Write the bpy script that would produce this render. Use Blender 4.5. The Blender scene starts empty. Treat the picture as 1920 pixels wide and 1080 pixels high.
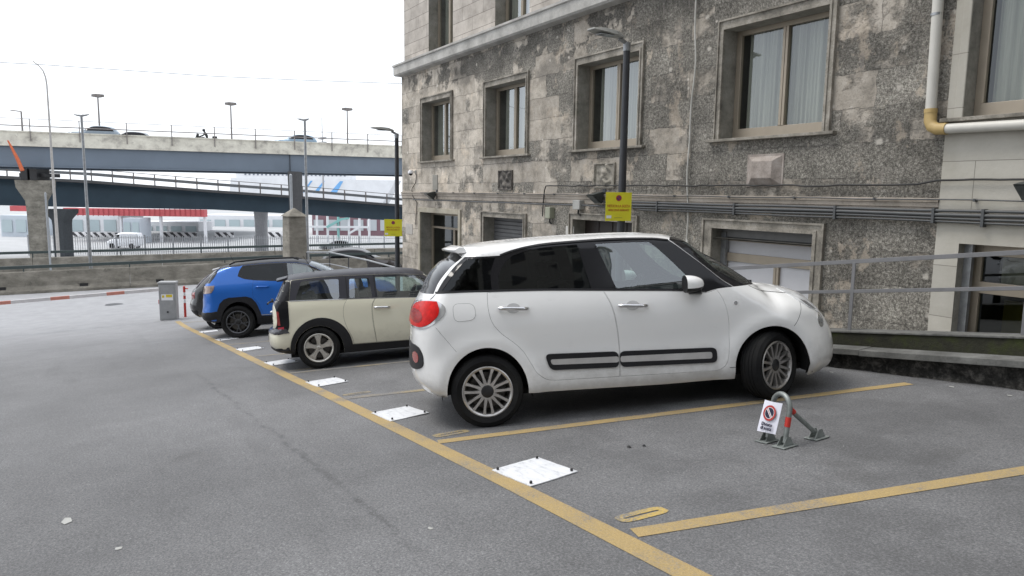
import bpy, bmesh, math, random
import numpy as np
from mathutils import Vector, Matrix
from mathutils.geometry import delaunay_2d_cdt
R = math.radians
random.seed(7)
C = bpy.context.scene.collection
scene = bpy.context.scene
# World axes: X runs along the stone facade (to the right), Y towards the facade, Z up; the camera is at the origin.
# ------------------------------------------------------------------ camera
cam_d = bpy.data.cameras.new("camera"); cam = bpy.data.objects.new("camera", cam_d); C.objects.link(cam)
_r = Vector((.51525, .85693, .01395)); _u = Vector((-.11844, .05508, .99143)); _f = Vector((-.84882, .51249, -.12988))
m = Matrix.Identity(4)
for i in range(3): m[i][0] = _r[i]; m[i][1] = _u[i]; m[i][2] = -_f[i]
cam.matrix_world = m
cam_d.sensor_width = 36; cam_d.lens = 1349.57 / 1920 * 36; cam_d.clip_end = 3000; cam_d.clip_start = .05
scene.camera = cam
# ------------------------------------------------------------------ sky and sun
SUN_EL, SUN_ROT = 62, 200
w = bpy.data.worlds.new("World"); scene.world = w; w.use_nodes = True
nt = w.node_tree; nt.nodes.clear()
out = nt.nodes.new('ShaderNodeOutputWorld'); bg = nt.nodes.new('ShaderNodeBackground')
sky = nt.nodes.new('ShaderNodeTexSky'); sky.sky_type = 'NISHITA'; sky.sun_disc = False
sky.sun_elevation = R(SUN_EL); sky.sun_rotation = R(SUN_ROT); sky.air_density = 1; sky.dust_density = 3
mixs = nt.nodes.new('ShaderNodeMix'); mixs.data_type = 'RGBA'; mixs.inputs[0].default_value = .82   # overcast veil over the clear sky
mixs.inputs[7].default_value = (10.2, 10.6, 11.2, 1)
nt.links.new(sky.outputs[0], mixs.inputs[6]); nt.links.new(mixs.outputs[2], bg.inputs[0])
bg.inputs[1].default_value = .095
nt.links.new(bg.outputs[0], out.inputs[0])
sd = bpy.data.lights.new("sun", 'SUN'); sd.energy = 1.3; sd.angle = R(22); sd.color = (1, .96, .9)
so = bpy.data.objects.new("sun", sd); C.objects.link(so)
sv = Vector((-.35, -.45, -0)); sv = Vector((sv.x, sv.y, 0)).normalized() * math.cos(R(SUN_EL)); sv.z = math.sin(R(SUN_EL))
so.rotation_euler = sv.to_track_quat('Z', 'Y').to_euler()
sky.sun_rotation = math.atan2(sv.x, sv.y)
scene.view_settings.view_transform = 'Standard'; scene.view_settings.look = 'None'
scene.view_settings.exposure = .66; scene.view_settings.gamma = 1
scene.render.engine = 'CYCLES'
scene.cycles.max_bounces = 6; scene.cycles.transparent_max_bounces = 16

# ------------------------------------------------------------------ helpers
def P(s, n, z): return Vector((-s, n, z))            # s: along the facade away from the camera, n: towards it
def gz(s, n):                                          # ground height
    k = .032 - .026 * max(0, min(1, (s - 24) / 20))
    if s > 20: s = 20 + 6.5 * (1 - math.exp(-(s - 20) / 6.5))
    s = max(s, -25); n = max(-16, min(9.2, n))
    return -1.5527 - .10504 * s - .384 + k * (n + 12)
def at(px, py, depth):                                 # photo pixel + depth along the view axis -> place
    d = _r * ((px - 960) / 1349.57) - _u * ((py - 540) / 1349.57) + _f
    return d * depth
class MB:
    def __init__(s): s.v = []; s.f = []; s.mi = []
    def add(s, vs, fs, mi=0):
        o = len(s.v); s.v += [tuple(v) for v in vs]; s.f += [tuple(i + o for i in f) for f in fs]; s.mi += [mi] * len(fs); return s
    def box(s, x0, x1, y0, y1, z0, z1, M=None, mi=0):
        vs = [Vector((x, y, z)) for z in (z0, z1) for y in (y0, y1) for x in (x0, x1)]
        if M: vs = [M @ v for v in vs]
        return s.add(vs, [(0, 2, 3, 1), (4, 5, 7, 6), (0, 1, 5, 4), (2, 6, 7, 3), (0, 4, 6, 2), (1, 3, 7, 5)], mi)
    def sbox(s, s0, s1, n0, n1, z0, z1, mi=0): return s.box(-s1, -s0, n0, n1, z0, z1, None, mi)
    def hexa(s, p, mi=0):                              # 8 corners: bottom 4 (ccw), top 4
        return s.add(p, [(3, 2, 1, 0), (4, 5, 6, 7), (0, 1, 5, 4), (1, 2, 6, 5), (2, 3, 7, 6), (3, 0, 4, 7)], mi)
    def tube(s, pts, r, n=8, mi=0, cap=True, sx=1.0):
        pts = [Vector(p) for p in pts]; rs = r if isinstance(r, (list, tuple)) else [r] * len(pts)
        rings = []; prev = None
        for i, p in enumerate(pts):
            t = (pts[min(i + 1, len(pts) - 1)] - pts[max(i - 1, 0)]).normalized()
            a = Vector((0, 0, 1)) if abs(t.z) < .95 else Vector((1, 0, 0))
            if prev is None: u = t.cross(a).normalized()
            else: u = (prev - t * prev.dot(t)).normalized()
            prev = u; v = t.cross(u)
            rings.append([p + (u * math.cos(2 * math.pi * k / n) * sx + v * math.sin(2 * math.pi * k / n)) * rs[i] for k in range(n)])
        vs = [v for rr in rings for v in rr]; fs = []
        for i in range(len(pts) - 1):
            for k in range(n): fs.append((i * n + k, i * n + (k + 1) % n, (i + 1) * n + (k + 1) % n, (i + 1) * n + k))
        if cap: fs += [tuple(range(n))[::-1], tuple((len(pts) - 1) * n + k for k in range(n))]
        return s.add(vs, fs, mi)
    def bar(s, a, b, w, h, mi=0, up=Vector((0, 0, 1))):
        a = Vector(a); b = Vector(b); t = (b - a).normalized(); u = t.cross(up).normalized() * w / 2; v = u.cross(t).normalized() * h / 2
        return s.hexa([a - u - v, a + u - v, b + u - v, b - u - v, a - u + v, a + u + v, b + u + v, b - u + v], mi)
    def lathe(s, prof, n=48, M=None, mi=0, a0=0, a1=2 * math.pi):   # profile of (radius, y): axis = local y
        vs = []; fs = []; k = len(prof); full = abs(a1 - a0 - 2 * math.pi) < 1e-6; m_ = n if full else n + 1
        for i in range(m_):
            a = a0 + (a1 - a0) * i / n
            for r, y in prof:
                v = Vector((r * math.cos(a), y, r * math.sin(a))); vs.append(M @ v if M else v)
        for i in range(n):
            j = (i + 1) % m_
            for q in range(k - 1): fs.append((i * k + q, j * k + q, j * k + q + 1, i * k + q + 1))
        return s.add(vs, fs, mi)
    def prism(s, poly, a, b, f, mi=0):                 # 2-D polygon extruded between depths a and b; f maps (u, v, d) -> point
        n = len(poly)
        vs = [f(u, v, a) for u, v in poly] + [f(u, v, b) for u, v in poly]
        fs = [tuple(range(n)), tuple(range(2 * n - 1, n - 1, -1))] + [(i, i + n, (i + 1) % n + n, (i + 1) % n) for i in range(n)]
        return s.add(vs, fs, mi)
    def build(s, name, mats, parent=None, smooth=None, bevel=0, label=None, fixn=True):
        me = bpy.data.meshes.new(name); me.from_pydata(s.v, [], s.f); me.update()
        if not isinstance(mats, (list, tuple)): mats = [mats]
        for m_ in mats: me.materials.append(m_)
        me.polygons.foreach_set('material_index', s.mi)
        if fixn:
            bm = bmesh.new(); bm.from_mesh(me); bmesh.ops.recalc_face_normals(bm, faces=bm.faces); bm.to_mesh(me); bm.free()
        if smooth is not None:
            me.shade_smooth(); me.set_sharp_from_angle(angle=R(smooth))
        o = bpy.data.objects.new(name, me); C.objects.link(o)
        if parent: o.parent = parent
        if bevel:
            b = o.modifiers.new('b', 'BEVEL'); b.width = bevel; b.segments = 2; b.limit_method = 'ANGLE'; b.angle_limit = R(40); b.harden_normals = False
        if label: o['label'] = label
        return o
def tag(o, label=None, cat=None, group=None, kind=None):
    if label: o['label'] = label
    if cat: o['category'] = cat
    if group: o['group'] = group
    if kind: o['kind'] = kind
    return o
def empty(name, loc=(0, 0, 0), M=None):
    o = bpy.data.objects.new(name, None); C.objects.link(o); o.empty_display_size = .2
    if M is not None: o.matrix_world = M
    else: o.location = loc
    return o
def basis(O, x, y, z):
    M = Matrix.Identity(4)
    for i in range(3): M[i][0] = x[i]; M[i][1] = y[i]; M[i][2] = z[i]; M[i][3] = O[i]
    return M
def copy_tree(o, parent=None):
    c = o.copy(); C.objects.link(c)
    if parent: c.parent = parent; c.matrix_parent_inverse = o.matrix_parent_inverse.copy()
    for ch in [q for q in bpy.data.objects if q.parent == o]: copy_tree(ch, c)
    return c
def text_mesh(body, size, M, name, mat, parent, ext=.0015, bold=0, squeeze=1.0, label=None):
    cu = bpy.data.curves.new('t', 'FONT'); cu.body = body; cu.size = size; cu.extrude = ext; cu.align_x = 'CENTER'; cu.offset = bold; cu.resolution_u = 3
    o = bpy.data.objects.new('t', cu); C.objects.link(o)
    me = bpy.data.meshes.new_from_object(o.evaluated_get(bpy.context.evaluated_depsgraph_get()))
    bpy.data.objects.remove(o); me.materials.clear(); me.materials.append(mat)
    me.transform(M @ Matrix.Diagonal((squeeze, 1, 1, 1)))
    q = bpy.data.objects.new(name, me); C.objects.link(q); q.parent = parent
    return q

# ------------------------------------------------------------------ materials
class NT:
    def __init__(s, name):
        s.m = bpy.data.materials.new(name); s.m.use_nodes = True; s.t = s.m.node_tree
        s.b = s.t.nodes['Principled BSDF']; s.out = s.t.nodes['Material Output']
    def n(s, typ, **k):
        q = s.t.nodes.new('ShaderNode' + typ)
        for a, b in k.items(): setattr(q, a, b)
        return q
    def l(s, a, b): s.t.links.new(a, b)
    def set(s, q, i, v):
        if isinstance(v, bpy.types.NodeSocket): s.l(v, q.inputs[i])
        else: q.inputs[i].default_value = v
    def pos(s, sc=(1, 1, 1), rot=(0, 0, 0), obj=True):
        tc = s.n('TexCoord'); mp = s.n('Mapping'); s.l(tc.outputs['Object'], mp.inputs[0]); mp.inputs['Scale'].default_value = sc; mp.inputs['Rotation'].default_value = rot
        return mp.outputs[0]
    def noise(s, scale, detail=3, rough=.55, vec=None, dist=0, out=0):
        q = s.n('TexNoise'); s.set(q, 'Scale', scale); q.inputs['Detail'].default_value = detail; q.inputs['Roughness'].default_value = rough; q.inputs['Distortion'].default_value = dist
        s.l(vec if vec is not None else s.pos(), q.inputs['Vector']); return q.outputs[out]
    def voro(s, scale, vec=None, feat='F1', out='Distance'):
        q = s.n('TexVoronoi', feature=feat); q.inputs['Scale'].default_value = scale
        s.l(vec if vec is not None else s.pos(), q.inputs['Vector']); return q.outputs[out]
    def ramp(s, fac, stops, interp='LINEAR'):
        q = s.n('ValToRGB'); q.color_ramp.interpolation = interp; e = q.color_ramp.elements
        while len(e) < len(stops): e.new(.5)
        for i, (p, c) in enumerate(stops):
            e[i].position = p; c = (c, c, c) if isinstance(c, (int, float)) else c; e[i].color = (*c, 1)
        s.l(fac, q.inputs[0]); return q.outputs[0]
    def mix(s, fac, a, b, mode='MIX'):
        q = s.n('Mix', data_type='RGBA', blend_type=mode); s.set(q, 0, fac)
        for i, v in ((6, a), (7, b)): s.set(q, i, v if isinstance(v, bpy.types.NodeSocket) else ((*v, 1) if len(v) == 3 else v))
        return q.outputs[2]
    def math(s, op, a, b=0, clamp=False):
        q = s.n('Math', operation=op, use_clamp=clamp); s.set(q, 0, a); s.set(q, 1, b); return q.outputs[0]
    def step(s, v, lo, hi):                            # smooth threshold
        q = s.n('MapRange'); q.interpolation_type = 'SMOOTHSTEP'; s.set(q, 0, v); q.inputs[1].default_value = lo; q.inputs[2].default_value = hi; return q.outputs[0]
    def bump(s, h, strength=.3, dist=.01, prev=None):
        q = s.n('Bump'); q.inputs['Strength'].default_value = strength; q.inputs['Distance'].default_value = dist; s.l(h, q.inputs['Height'])
        if prev: s.l(prev, q.inputs['Normal'])
        return q.outputs[0]
    def fin(s, col=None, rough=None, normal=None, metal=None, spec=None):
        for k, v in (('Base Color', col), ('Roughness', rough), ('Normal', normal), ('Metallic', metal), ('Specular IOR Level', spec)):
            if v is None: continue
            if isinstance(v, tuple) and len(v) == 3: v = (*v, 1)
            s.set(s.b, k, v)
        return s.m
def simple(name, col, rough=.5, metal=0, var=.12, scale=6, coat=0, bump=0, bscale=60, spec=.5):
    q = NT(name); c = q.noise(scale, 4, .6)
    a = tuple(x * (1 - var) for x in col); b = tuple(min(1, x * (1 + var)) for x in col)
    cc = q.ramp(c, [(.3, a), (.7, b)])
    nn = q.bump(q.noise(bscale, 3), bump, .01) if bump else None
    q.fin(cc, rough, nn, metal, spec)
    if coat: q.b.inputs['Coat Weight'].default_value = coat; q.b.inputs['Coat Roughness'].default_value = .04
    return q.m
def glassmat(name, tint, refl=1.5, extra=0.0, rough=.0, power=4.2):
    q = NT(name); tr = q.n('BsdfTransparent'); gl = q.n('BsdfGlossy'); gl.inputs['Roughness'].default_value = rough
    tr.inputs[0].default_value = (*tint, 1); gl.inputs[0].default_value = (.93, .97, 1, 1)
    lw = q.n('LayerWeight'); lw.inputs[0].default_value = .5        # Schlick reflectance, the same from both sides of the pane
    r0 = ((refl - 1) / (refl + 1)) ** 2 + extra
    f = q.math('ADD', q.math('MULTIPLY', q.math('POWER', lw.outputs['Facing'], power), 1 - r0), r0, True); mx = q.n('MixShader'); q.l(f, mx.inputs[0]); q.l(tr.outputs[0], mx.inputs[1]); q.l(gl.outputs[0], mx.inputs[2])
    q.l(mx.outputs[0], q.out.inputs[0]); return q.m

# asphalt
q = NT('asphalt')
n1 = q.noise(75, 6, .88); n2 = q.noise(.35, 5, .6); n3 = q.noise(2.2, 5, .65); vv = q.voro(160)
c = q.ramp(n1, [(.27, (.042, .042, .043)), (.5, (.155, .156, .160)), (.64, (.30, .30, .302)), (.76, (.64, .64, .63))])
big = q.ramp(n2, [(.3, .74), (.7, 1.12)]); med = q.ramp(n3, [(.25, .82), (.75, 1.1)])
c = q.mix(1, c, big, 'MULTIPLY'); c = q.mix(1, c, med, 'MULTIPLY')
# oil stains and the long crack
sp = q.n('SeparateXYZ'); q.l(q.pos(), sp.inputs[0]); X, Y = sp.outputs[0], sp.outputs[1]
wob = q.math('MULTIPLY', q.math('SUBTRACT', q.noise(.9, 6, .7), .5), .34)
cy = q.math('ADD', q.math('ADD', Y, -1.42), wob)
crack = q.math('SUBTRACT', 1, q.step(q.math('ABSOLUTE', cy), .0, .05))
gate = q.math('MULTIPLY', q.step(X, -13, -9), q.math('SUBTRACT', 1, q.step(X, -3.6, -2.9)))
crack = q.math('MULTIPLY', q.math('MULTIPLY', crack, gate), q.step(q.noise(5, 4, .7), .36, .6))
c = q.mix(q.math('MULTIPLY', crack, .42), c, (.03, .03, .032))
st = q.math('MULTIPLY', q.step(q.noise(.9, 4, .55), .66, .76), .3)
c = q.mix(st, c, (.07, .068, .066))
bay = q.math('MULTIPLY', q.math('MULTIPLY', q.step(Y, 2.5, 3.3), q.step(q.noise(.75, 5, .65), .47, .62)), .32); c = q.mix(bay, c, (.055, .055, .056))
trk = q.math('MULTIPLY', q.step(q.noise(1.0, 5, .7, vec=q.pos((.25, 1.6, 1))), .54, .68), .20); c = q.mix(trk, c, (.07, .07, .072))
lt = q.math('MULTIPLY', q.step(q.voro(9), .06, .02), q.step(q.noise(3), .6, .66))
c = q.mix(lt, c, (.5, .5, .5))
far = q.math('SUBTRACT', 1, q.step(X, -29, -13)); c = q.mix(q.math('MULTIPLY', far, .8), c, q.mix(1, (.36, .365, .38), q.ramp(n3, [(.25, .8), (.75, 1.1)]), 'MULTIPLY'))  # far asphalt: lighter surface, with grazing sheen put into the colour
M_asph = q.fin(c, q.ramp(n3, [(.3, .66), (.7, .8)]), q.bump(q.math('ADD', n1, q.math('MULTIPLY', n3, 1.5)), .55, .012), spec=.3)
# worn road paint, colour shows the asphalt where it is gone
def paint(name, col, wear=.5, edge=0):
    q = NT(name); a = q.ramp(q.noise(150, 4, .7), [(.32, (.07, .07, .07)), (.7, (.30, .29, .28))])
    p_ = q.ramp(q.noise(140, 4, .75), [(.3, tuple(x * .5 for x in col)), (.6, col), (.8, tuple(min(1, x * 1.25) for x in col))])
    wr = q.step(q.math('ADD', q.noise(70, 4, .8), q.math('MULTIPLY', q.noise(2.5, 4, .6), .7)), wear, wear + .3)
    return q.fin(q.mix(wr, p_, a), .8, q.bump(q.noise(140, 4, .75), .5, .01))
M_yel = paint('yellow road paint', (.44, .32, .14), .80)
M_yel2 = paint('worn yellow road paint', (.42, .33, .17), .64)
M_yel3 = paint('fresh yellow road paint', (.58, .41, .11), .72)
M_whp = paint('white road paint', (.55, .55, .53), .8)
q = NT('white plate'); s1 = q.ramp(q.noise(7, 6, .75, vec=q.pos((1, 3, 1), (0, 0, .6))), [(.34, (.38, .40, .43)), (.46, (.60, .61, .63)), (.7, (.72, .735, .75))])
M_plate = q.fin(s1, .55, q.bump(q.noise(30, 4), .2, .01))
# stone facade
def block(q, wdt, hgt, mortar, vec, off=.5):
    b = q.n('TexBrick'); b.offset = off; b.squash = 1; q.l(vec, b.inputs['Vector'])
    b.inputs['Color1'].default_value = (0, 0, 0, 1); b.inputs['Color2'].default_value = (1, 1, 1, 1); b.inputs['Mortar'].default_value = (.5, .5, .5, 1)
    b.inputs['Scale'].default_value = 1; b.inputs['Mortar Size'].default_value = mortar; b.inputs['Mortar Smooth'].default_value = .2
    b.inputs['Brick Width'].default_value = wdt; b.inputs['Row Height'].default_value = hgt
    return b.outputs['Color'], b.outputs['Fac']
def wallvec(q, dist=.03, dz=0):
    s_ = q.n('SeparateXYZ'); q.l(q.pos(), s_.inputs[0]); cb = q.n('CombineXYZ')
    nx = q.math('MULTIPLY', q.math('SUBTRACT', q.noise(6, 3), .5), dist); nz = q.math('MULTIPLY', q.math('SUBTRACT', q.noise(5.3, 3), .5), dist)
    q.l(q.math('ADD', s_.outputs[0], nx), cb.inputs[0]); q.l(q.math('ADD', q.math('ADD', s_.outputs[2], dz), nz), cb.inputs[1]); return cb.outputs[0], s_
def stone(name, dark=True, shift=0.0, roughbias=0.0):
    q = NT(name); vec, sx = wallvec(q, .085, .2); v, mo = block(q, .98, .47, .004, vec)
    v2, _ = block(q, 1.47, .94, 0, vec, .37)
    x = sx.outputs[0]; z = sx.outputs[2]
    near = q.step(x, -20.5, -7.5)                       # rougher and darker towards the camera end
    bt = q.n('RGBToBW'); q.l(v, bt.inputs[0]); bt2 = q.n('RGBToBW'); q.l(v2, bt2.inputs[0])
    big = q.noise(.55, 5, .62)
    sc = q.math('ADD', q.math('ADD', q.math('MULTIPLY', bt.outputs[0], .50), q.math('MULTIPLY', bt2.outputs[0], .22)), q.math('ADD', q.math('MULTIPLY', big, .9), q.math('MULTIPLY', near, .50)))
    sc = q.math('ADD', sc, q.math('MULTIPLY', q.math('SUBTRACT', q.noise(2.6, 7, .75), .5), .5))
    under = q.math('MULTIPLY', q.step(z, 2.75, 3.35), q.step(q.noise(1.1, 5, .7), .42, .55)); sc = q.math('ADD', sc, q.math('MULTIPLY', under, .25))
    rough = q.step(sc, 1.02, 1.13)
    # rough pebbled face
    pb = q.noise(24, 7, .84); pv = q.noise(70, 3, .8)
    hgt = q.math('ADD', pb, q.math('MULTIPLY', pv, .6))
    rc = q.ramp(hgt, [(.54, (.020, .019, .017)), (.70, (.118, .110, .096)), (.82, (.25, .235, .205)), (.99, (.56, .53, .47))])
    rc = q.mix(1, rc, q.ramp(q.noise(1.6, 4, .6), [(.25, .55), (.75, 1.35)]), 'MULTIPLY'); rc = q.mix(1, rc, q.ramp(bt.outputs[0], [(0, .8), (1, 1.25)]), 'MULTIPLY')
    # smoother pale face
    pc = q.ramp(q.noise(2.3, 7, .72), [(.28, (.21, .187, .158)), (.46, (.48, .432, .365)), (.66, (.67, .61, .53))])
    pc = q.mix(q.step(q.noise(55, 4, .8), .56, .68), pc, (.13, .12, .11))
    pc = q.mix(1, pc, q.ramp(bt.outputs[0], [(0, .72), (1, 1.12)]), 'MULTIPLY'); pc = q.mix(q.math('MULTIPLY', near, .35), pc, q.mix(1, pc, (.62, .62, .62), 'MULTIPLY'))
    c = q.mix(rough, pc, rc)
    # soot veil over a part of the wall
    soot = q.math('MULTIPLY', q.step(q.noise(.8, 6, .7, vec=q.pos((1, 1, 1.6))), .5, .66), .55)
    c = q.mix(soot, c, q.mix(.55, rc, (.06, .058, .055)))
    # joints, pale pointing and shell-like chips
    c = q.mix(q.math('MULTIPLY', mo, .55), c, (.10, .095, .088))
    chip = q.math('MULTIPLY', q.step(q.math('ADD', q.voro(2.0, vec=q.pos((1, 1, 1.2))), q.math('MULTIPLY', q.noise(11, 4, .8), .16)), .21, .13), q.step(q.noise(3, 3, .8), .40, .5))
    chip2 = q.math('MULTIPLY', q.step(q.voro(4.1), .13, .06), q.step(q.noise(2.1, 2), .55, .62))
    ch = q.math('MAXIMUM', chip, chip2)
    plas = q.math('MULTIPLY', q.step(q.noise(1.25, 7, .72, vec=q.pos((1.1, 1, .8))), .56, .61), .72)
    c = q.mix(plas, c, q.mix(1, pc, (1.25, 1.2, 1.15), 'MULTIPLY'))
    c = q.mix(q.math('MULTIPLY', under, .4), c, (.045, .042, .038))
    c = q.mix(q.math('MULTIPLY', ch, .9), c, (.60, .56, .50))
    seam = q.math('MULTIPLY', q.step(q.noise(2.4, 4, .7, vec=q.pos((3.2, 1, .55))), .60, .66), .42)
    c = q.mix(q.math('MULTIPLY', seam, rough), c, (.34, .31, .28))
    wash = q.ramp(x, [(0, 1), (1, 1)])
    h2 = q.math('MULTIPLY', q.math('MULTIPLY', hgt, rough), 1.0)
    h3 = q.math('ADD', h2, q.math('MULTIPLY', q.noise(8, 5, .7), .5)); h3 = q.math('SUBTRACT', h3, q.math('MULTIPLY', mo, .8))
    return q.fin(c, .92, q.bump(h3, .9, .035), spec=.25)
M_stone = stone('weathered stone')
M_trim = None
def trimstone(name, a, b, c_, spots=.5, scale=3):
    q = NT(name); n_ = q.noise(scale, 7, .72); c = q.ramp(n_, [(.28, a), (.5, b), (.7, c_)])
    c = q.mix(q.math('MULTIPLY', q.step(q.noise(38, 5, .75), .52, .66), spots), c, (.05, .048, .043))
    return q.fin(c, .9, q.bump(q.math('ADD', q.noise(38, 5, .75), n_), .5, .012), spec=.25)
M_trim = trimstone('stained stone trim', (.10, .093, .08), (.26, .24, .205), (.44, .41, .36))
M_reveal = trimstone('plain reveal stone', (.15, .143, .125), (.26, .25, .22), (.35, .335, .30), .25)
M_ledge = trimstone('pale ledge stone', (.26, .255, .24), (.42, .41, .385), (.54, .53, .50), .22, 2)
q = NT('upper ashlar'); vec, sx = wallvec(q, .012, .24); v, mo = block(q, 1.16, .345, .006, vec)
bt = q.n('RGBToBW'); q.l(v, bt.inputs[0]); c = q.ramp(q.noise(2, 6, .7), [(.3, (.34, .31, .275)), (.5, (.47, .43, .385)), (.72, (.57, .53, .48))])
c = q.mix(1, c, q.ramp(bt.outputs[0], [(0, .86), (1, 1.1)]), 'MULTIPLY'); c = q.mix(q.math('MULTIPLY', q.step(q.noise(60, 4, .8), .58, .7), .5), c, (.12, .11, .10))
c = q.mix(q.math('MULTIPLY', mo, .8), c, (.10, .09, .08))
M_ashlar = q.fin(c, .9, q.bump(q.math('SUBTRACT', q.noise(30, 4), q.math('MULTIPLY', mo, 1.5)), .5, .012), spec=.25)
q = NT('cream cladding'); vec, sx = wallvec(q, .004, .17); v, mo = block(q, 1.3, .63, .005, vec)
bt = q.n('RGBToBW'); q.l(v, bt.inputs[0]); c = q.ramp(q.noise(1.5, 6, .65), [(.3, (.36, .34, .29)), (.7, (.47, .45, .40))])
c = q.mix(1, c, q.ramp(bt.outputs[0], [(0, .93), (1, 1.05)]), 'MULTIPLY'); c = q.mix(q.math('MULTIPLY', mo, .7), c, (.15, .14, .12))
M_cream = q.fin(c, .8, q.bump(q.math('SUBTRACT', q.noise(20, 3), mo), .25, .01), spec=.3)
q = NT('old concrete')
n1 = q.noise(1.1, 7, .72, vec=q.pos((1, 1, 2.2))); c = q.ramp(n1, [(.28, (.11, .105, .09)), (.5, (.22, .205, .175)), (.7, (.33, .31, .27))])
c = q.mix(q.math('MULTIPLY', q.step(q.noise(3.5, 6, .75), .55, .7), .5), c, (.07, .068, .06))
M_conc = q.fin(c, .92, q.bump(q.noise(20, 5, .7), .4, .02), spec=.2)
q = NT('stained parapet concrete'); c = q.ramp(q.noise(.9, 7, .7, vec=q.pos((1, 1, 1.3))), [(.3, (.30, .28, .25)), (.46, (.60, .57, .49)), (.65, (.76, .73, .63))])
c = q.mix(q.math('MULTIPLY', q.step(q.noise(1.6, 7, .8), .57, .72), .55), c, (.18, .17, .16))
M_parap = q.fin(c, .9)
q = NT('mossy wall'); c = q.ramp(q.noise(2.5, 7, .7), [(.3, (.020, .020, .016)), (.5, (.034, .034, .024)), (.64, (.042, .050, .018)), (.75, (.08, .078, .064))])
M_moss = q.fin(c, .95, q.bump(q.noise(25, 5, .7), .7, .02), spec=.2)
q = NT('rubble base'); c = q.ramp(q.noise(11, 6, .75), [(.35, (.012, .012, .011)), (.52, (.05, .048, .044)), (.7, (.17, .16, .145))])
M_rubble = q.fin(c, .95, q.bump(q.noise(11, 6, .75), 1, .06), spec=.2)
M_slab = trimstone('grey kerb slab', (.07, .07, .066), (.125, .125, .118), (.19, .19, .18), .3, 4)
M_floor = simple('pavement', (.2, .2, .19), .9, bump=.3)
# metals, plastics
M_dark = simple('dark anthracite metal', (.045, .047, .052), .42, .3)
M_galv = simple('galvanised steel', (.30, .31, .32), .42, .7, .2, 9)
M_galv2 = simple('dull green-grey steel', (.25, .27, .26), .5, .5, .25, 14)
M_rail = simple('grey painted rail', (.17, .17, .175), .5, .2)
M_blk = simple('black plastic', (.012, .012, .013), .45)
M_cable = simple('dark grey conduit', (.07, .073, .075), .5, .1)
M_cable2 = simple('black cable', (.02, .02, .02), .6)
M_wire = simple('white cable', (.55, .54, .50), .6)
M_pipe = simple('pale grey drain pipe', (.52, .505, .46), .45, 0, .05)
M_pipey = simple('ochre pipe elbow', (.42, .30, .12), .55)
M_frame = simple('taupe aluminium', (.32, .275, .215), .45, .35, .06)
M_shut = simple('grey roller shutter', (.13, .13, .13), .55, .2)
M_box = simple('grey enclosure plastic', (.34, .34, .32), .5)
M_signy = simple('yellow sign enamel', (.72, .66, .03), .4, 0, .05)
M_signback = simple('black sign edge', (.02, .02, .02), .5)
M_red = simple('red sign print', (.42, .035, .03), .5)
M_dred = simple('dull red print', (.50, .17, .02), .5)
M_blue = simple('blue sign print', (.05, .05, .16), .5)
M_navy = simple('navy print', (.012, .012, .04), .5)
M_white = simple('white print', (.78, .78, .8), .5, 0, .03)
M_redpaint = simple('red gloss paint', (.50, .035, .025), .4)
M_cab = simple('light grey cabinet', (.30, .305, .31), .5, .1, .08)
M_curt = None
q = NT('sheer curtain'); wv = q.noise(9, 4, .6, vec=q.pos((1, 1, .03))); c = q.ramp(wv, [(.3, (.17, .172, .155)), (.55, (.30, .30, .275)), (.7, (.42, .42, .39))])
M_curt = q.fin(c, .9)
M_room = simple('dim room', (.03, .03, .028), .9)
M_wglass = glassmat('window glass', (.84, .87, .83), 1.5, .025, 0, 2.0)
M_dglass = glassmat('door glass', (.55, .58, .50), 1.5, .04)
M_frost = simple('frosted white pane', (.50, .50, .52), .35, 0, .04)
# ------------------------------------------------------------------ ground
b = MB()
ss = list(np.arange(-26, 48.1, 1.0))
nn = [-700, -200, -90, -50, -30, -22, -16, -12, -8, -4, 0, 2, 4, 6, 8, 9.2, 12, 20, 40, 90, 200, 700]
for s_ in ss:
    for n_ in nn: b.v.append(tuple(P(s_, n_, gz(s_, n_) - (.0 if s_ < 40 else .02))))
k = len(nn)
for i in range(len(ss) - 1):
    for j in range(k - 1): b.f.append((i * k + j, i * k + j + 1, (i + 1) * k + j + 1, (i + 1) * k + j)); b.mi.append(0)
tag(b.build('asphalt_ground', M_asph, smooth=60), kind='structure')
def strip(pts, wd, dz=.003, seg=.5, cut=None):         # ribbon lying on the ground through (s, n) points
    b = MB(); L = []
    for a, c in zip(pts[:-1], pts[1:]):
        d = math.hypot(c[0] - a[0], c[1] - a[1]); k = max(1, int(d / seg))
        L += [(a[0] + (c[0] - a[0]) * i / k, a[1] + (c[1] - a[1]) * i / k) for i in range(k)]
    L.append(pts[-1]); vs = []
    for i, (s_, n_) in enumerate(L):
        a = L[max(0, i - 1)]; c = L[min(len(L) - 1, i + 1)]; dx, dy = c[0] - a[0], c[1] - a[1]; q_ = math.hypot(dx, dy); ox, oy = -dy / q_ * wd / 2, dx / q_ * wd / 2
        j1 = random.uniform(-.004, .004); j2 = random.uniform(-.004, .004)
        for sg, jj in ((1, j1), (-1, j2)):
            S, N_ = s_ + sg * ox, n_ + sg * oy * (1 + jj * 6); vs.append(P(S, N_, gz(S, N_) + dz))
    return b.add(vs, [(2 * i, 2 * i + 1, 2 * i + 3, 2 * i + 2) for i in range(len(L) - 1)])
tag(strip([(-3, 2.25), (2.2, 2.30), (4, 2.335), (7.4, 2.345), (12, 2.33), (22.6, 2.33)], .14).build('yellow_edge_line', M_yel), kind='structure')
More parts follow.
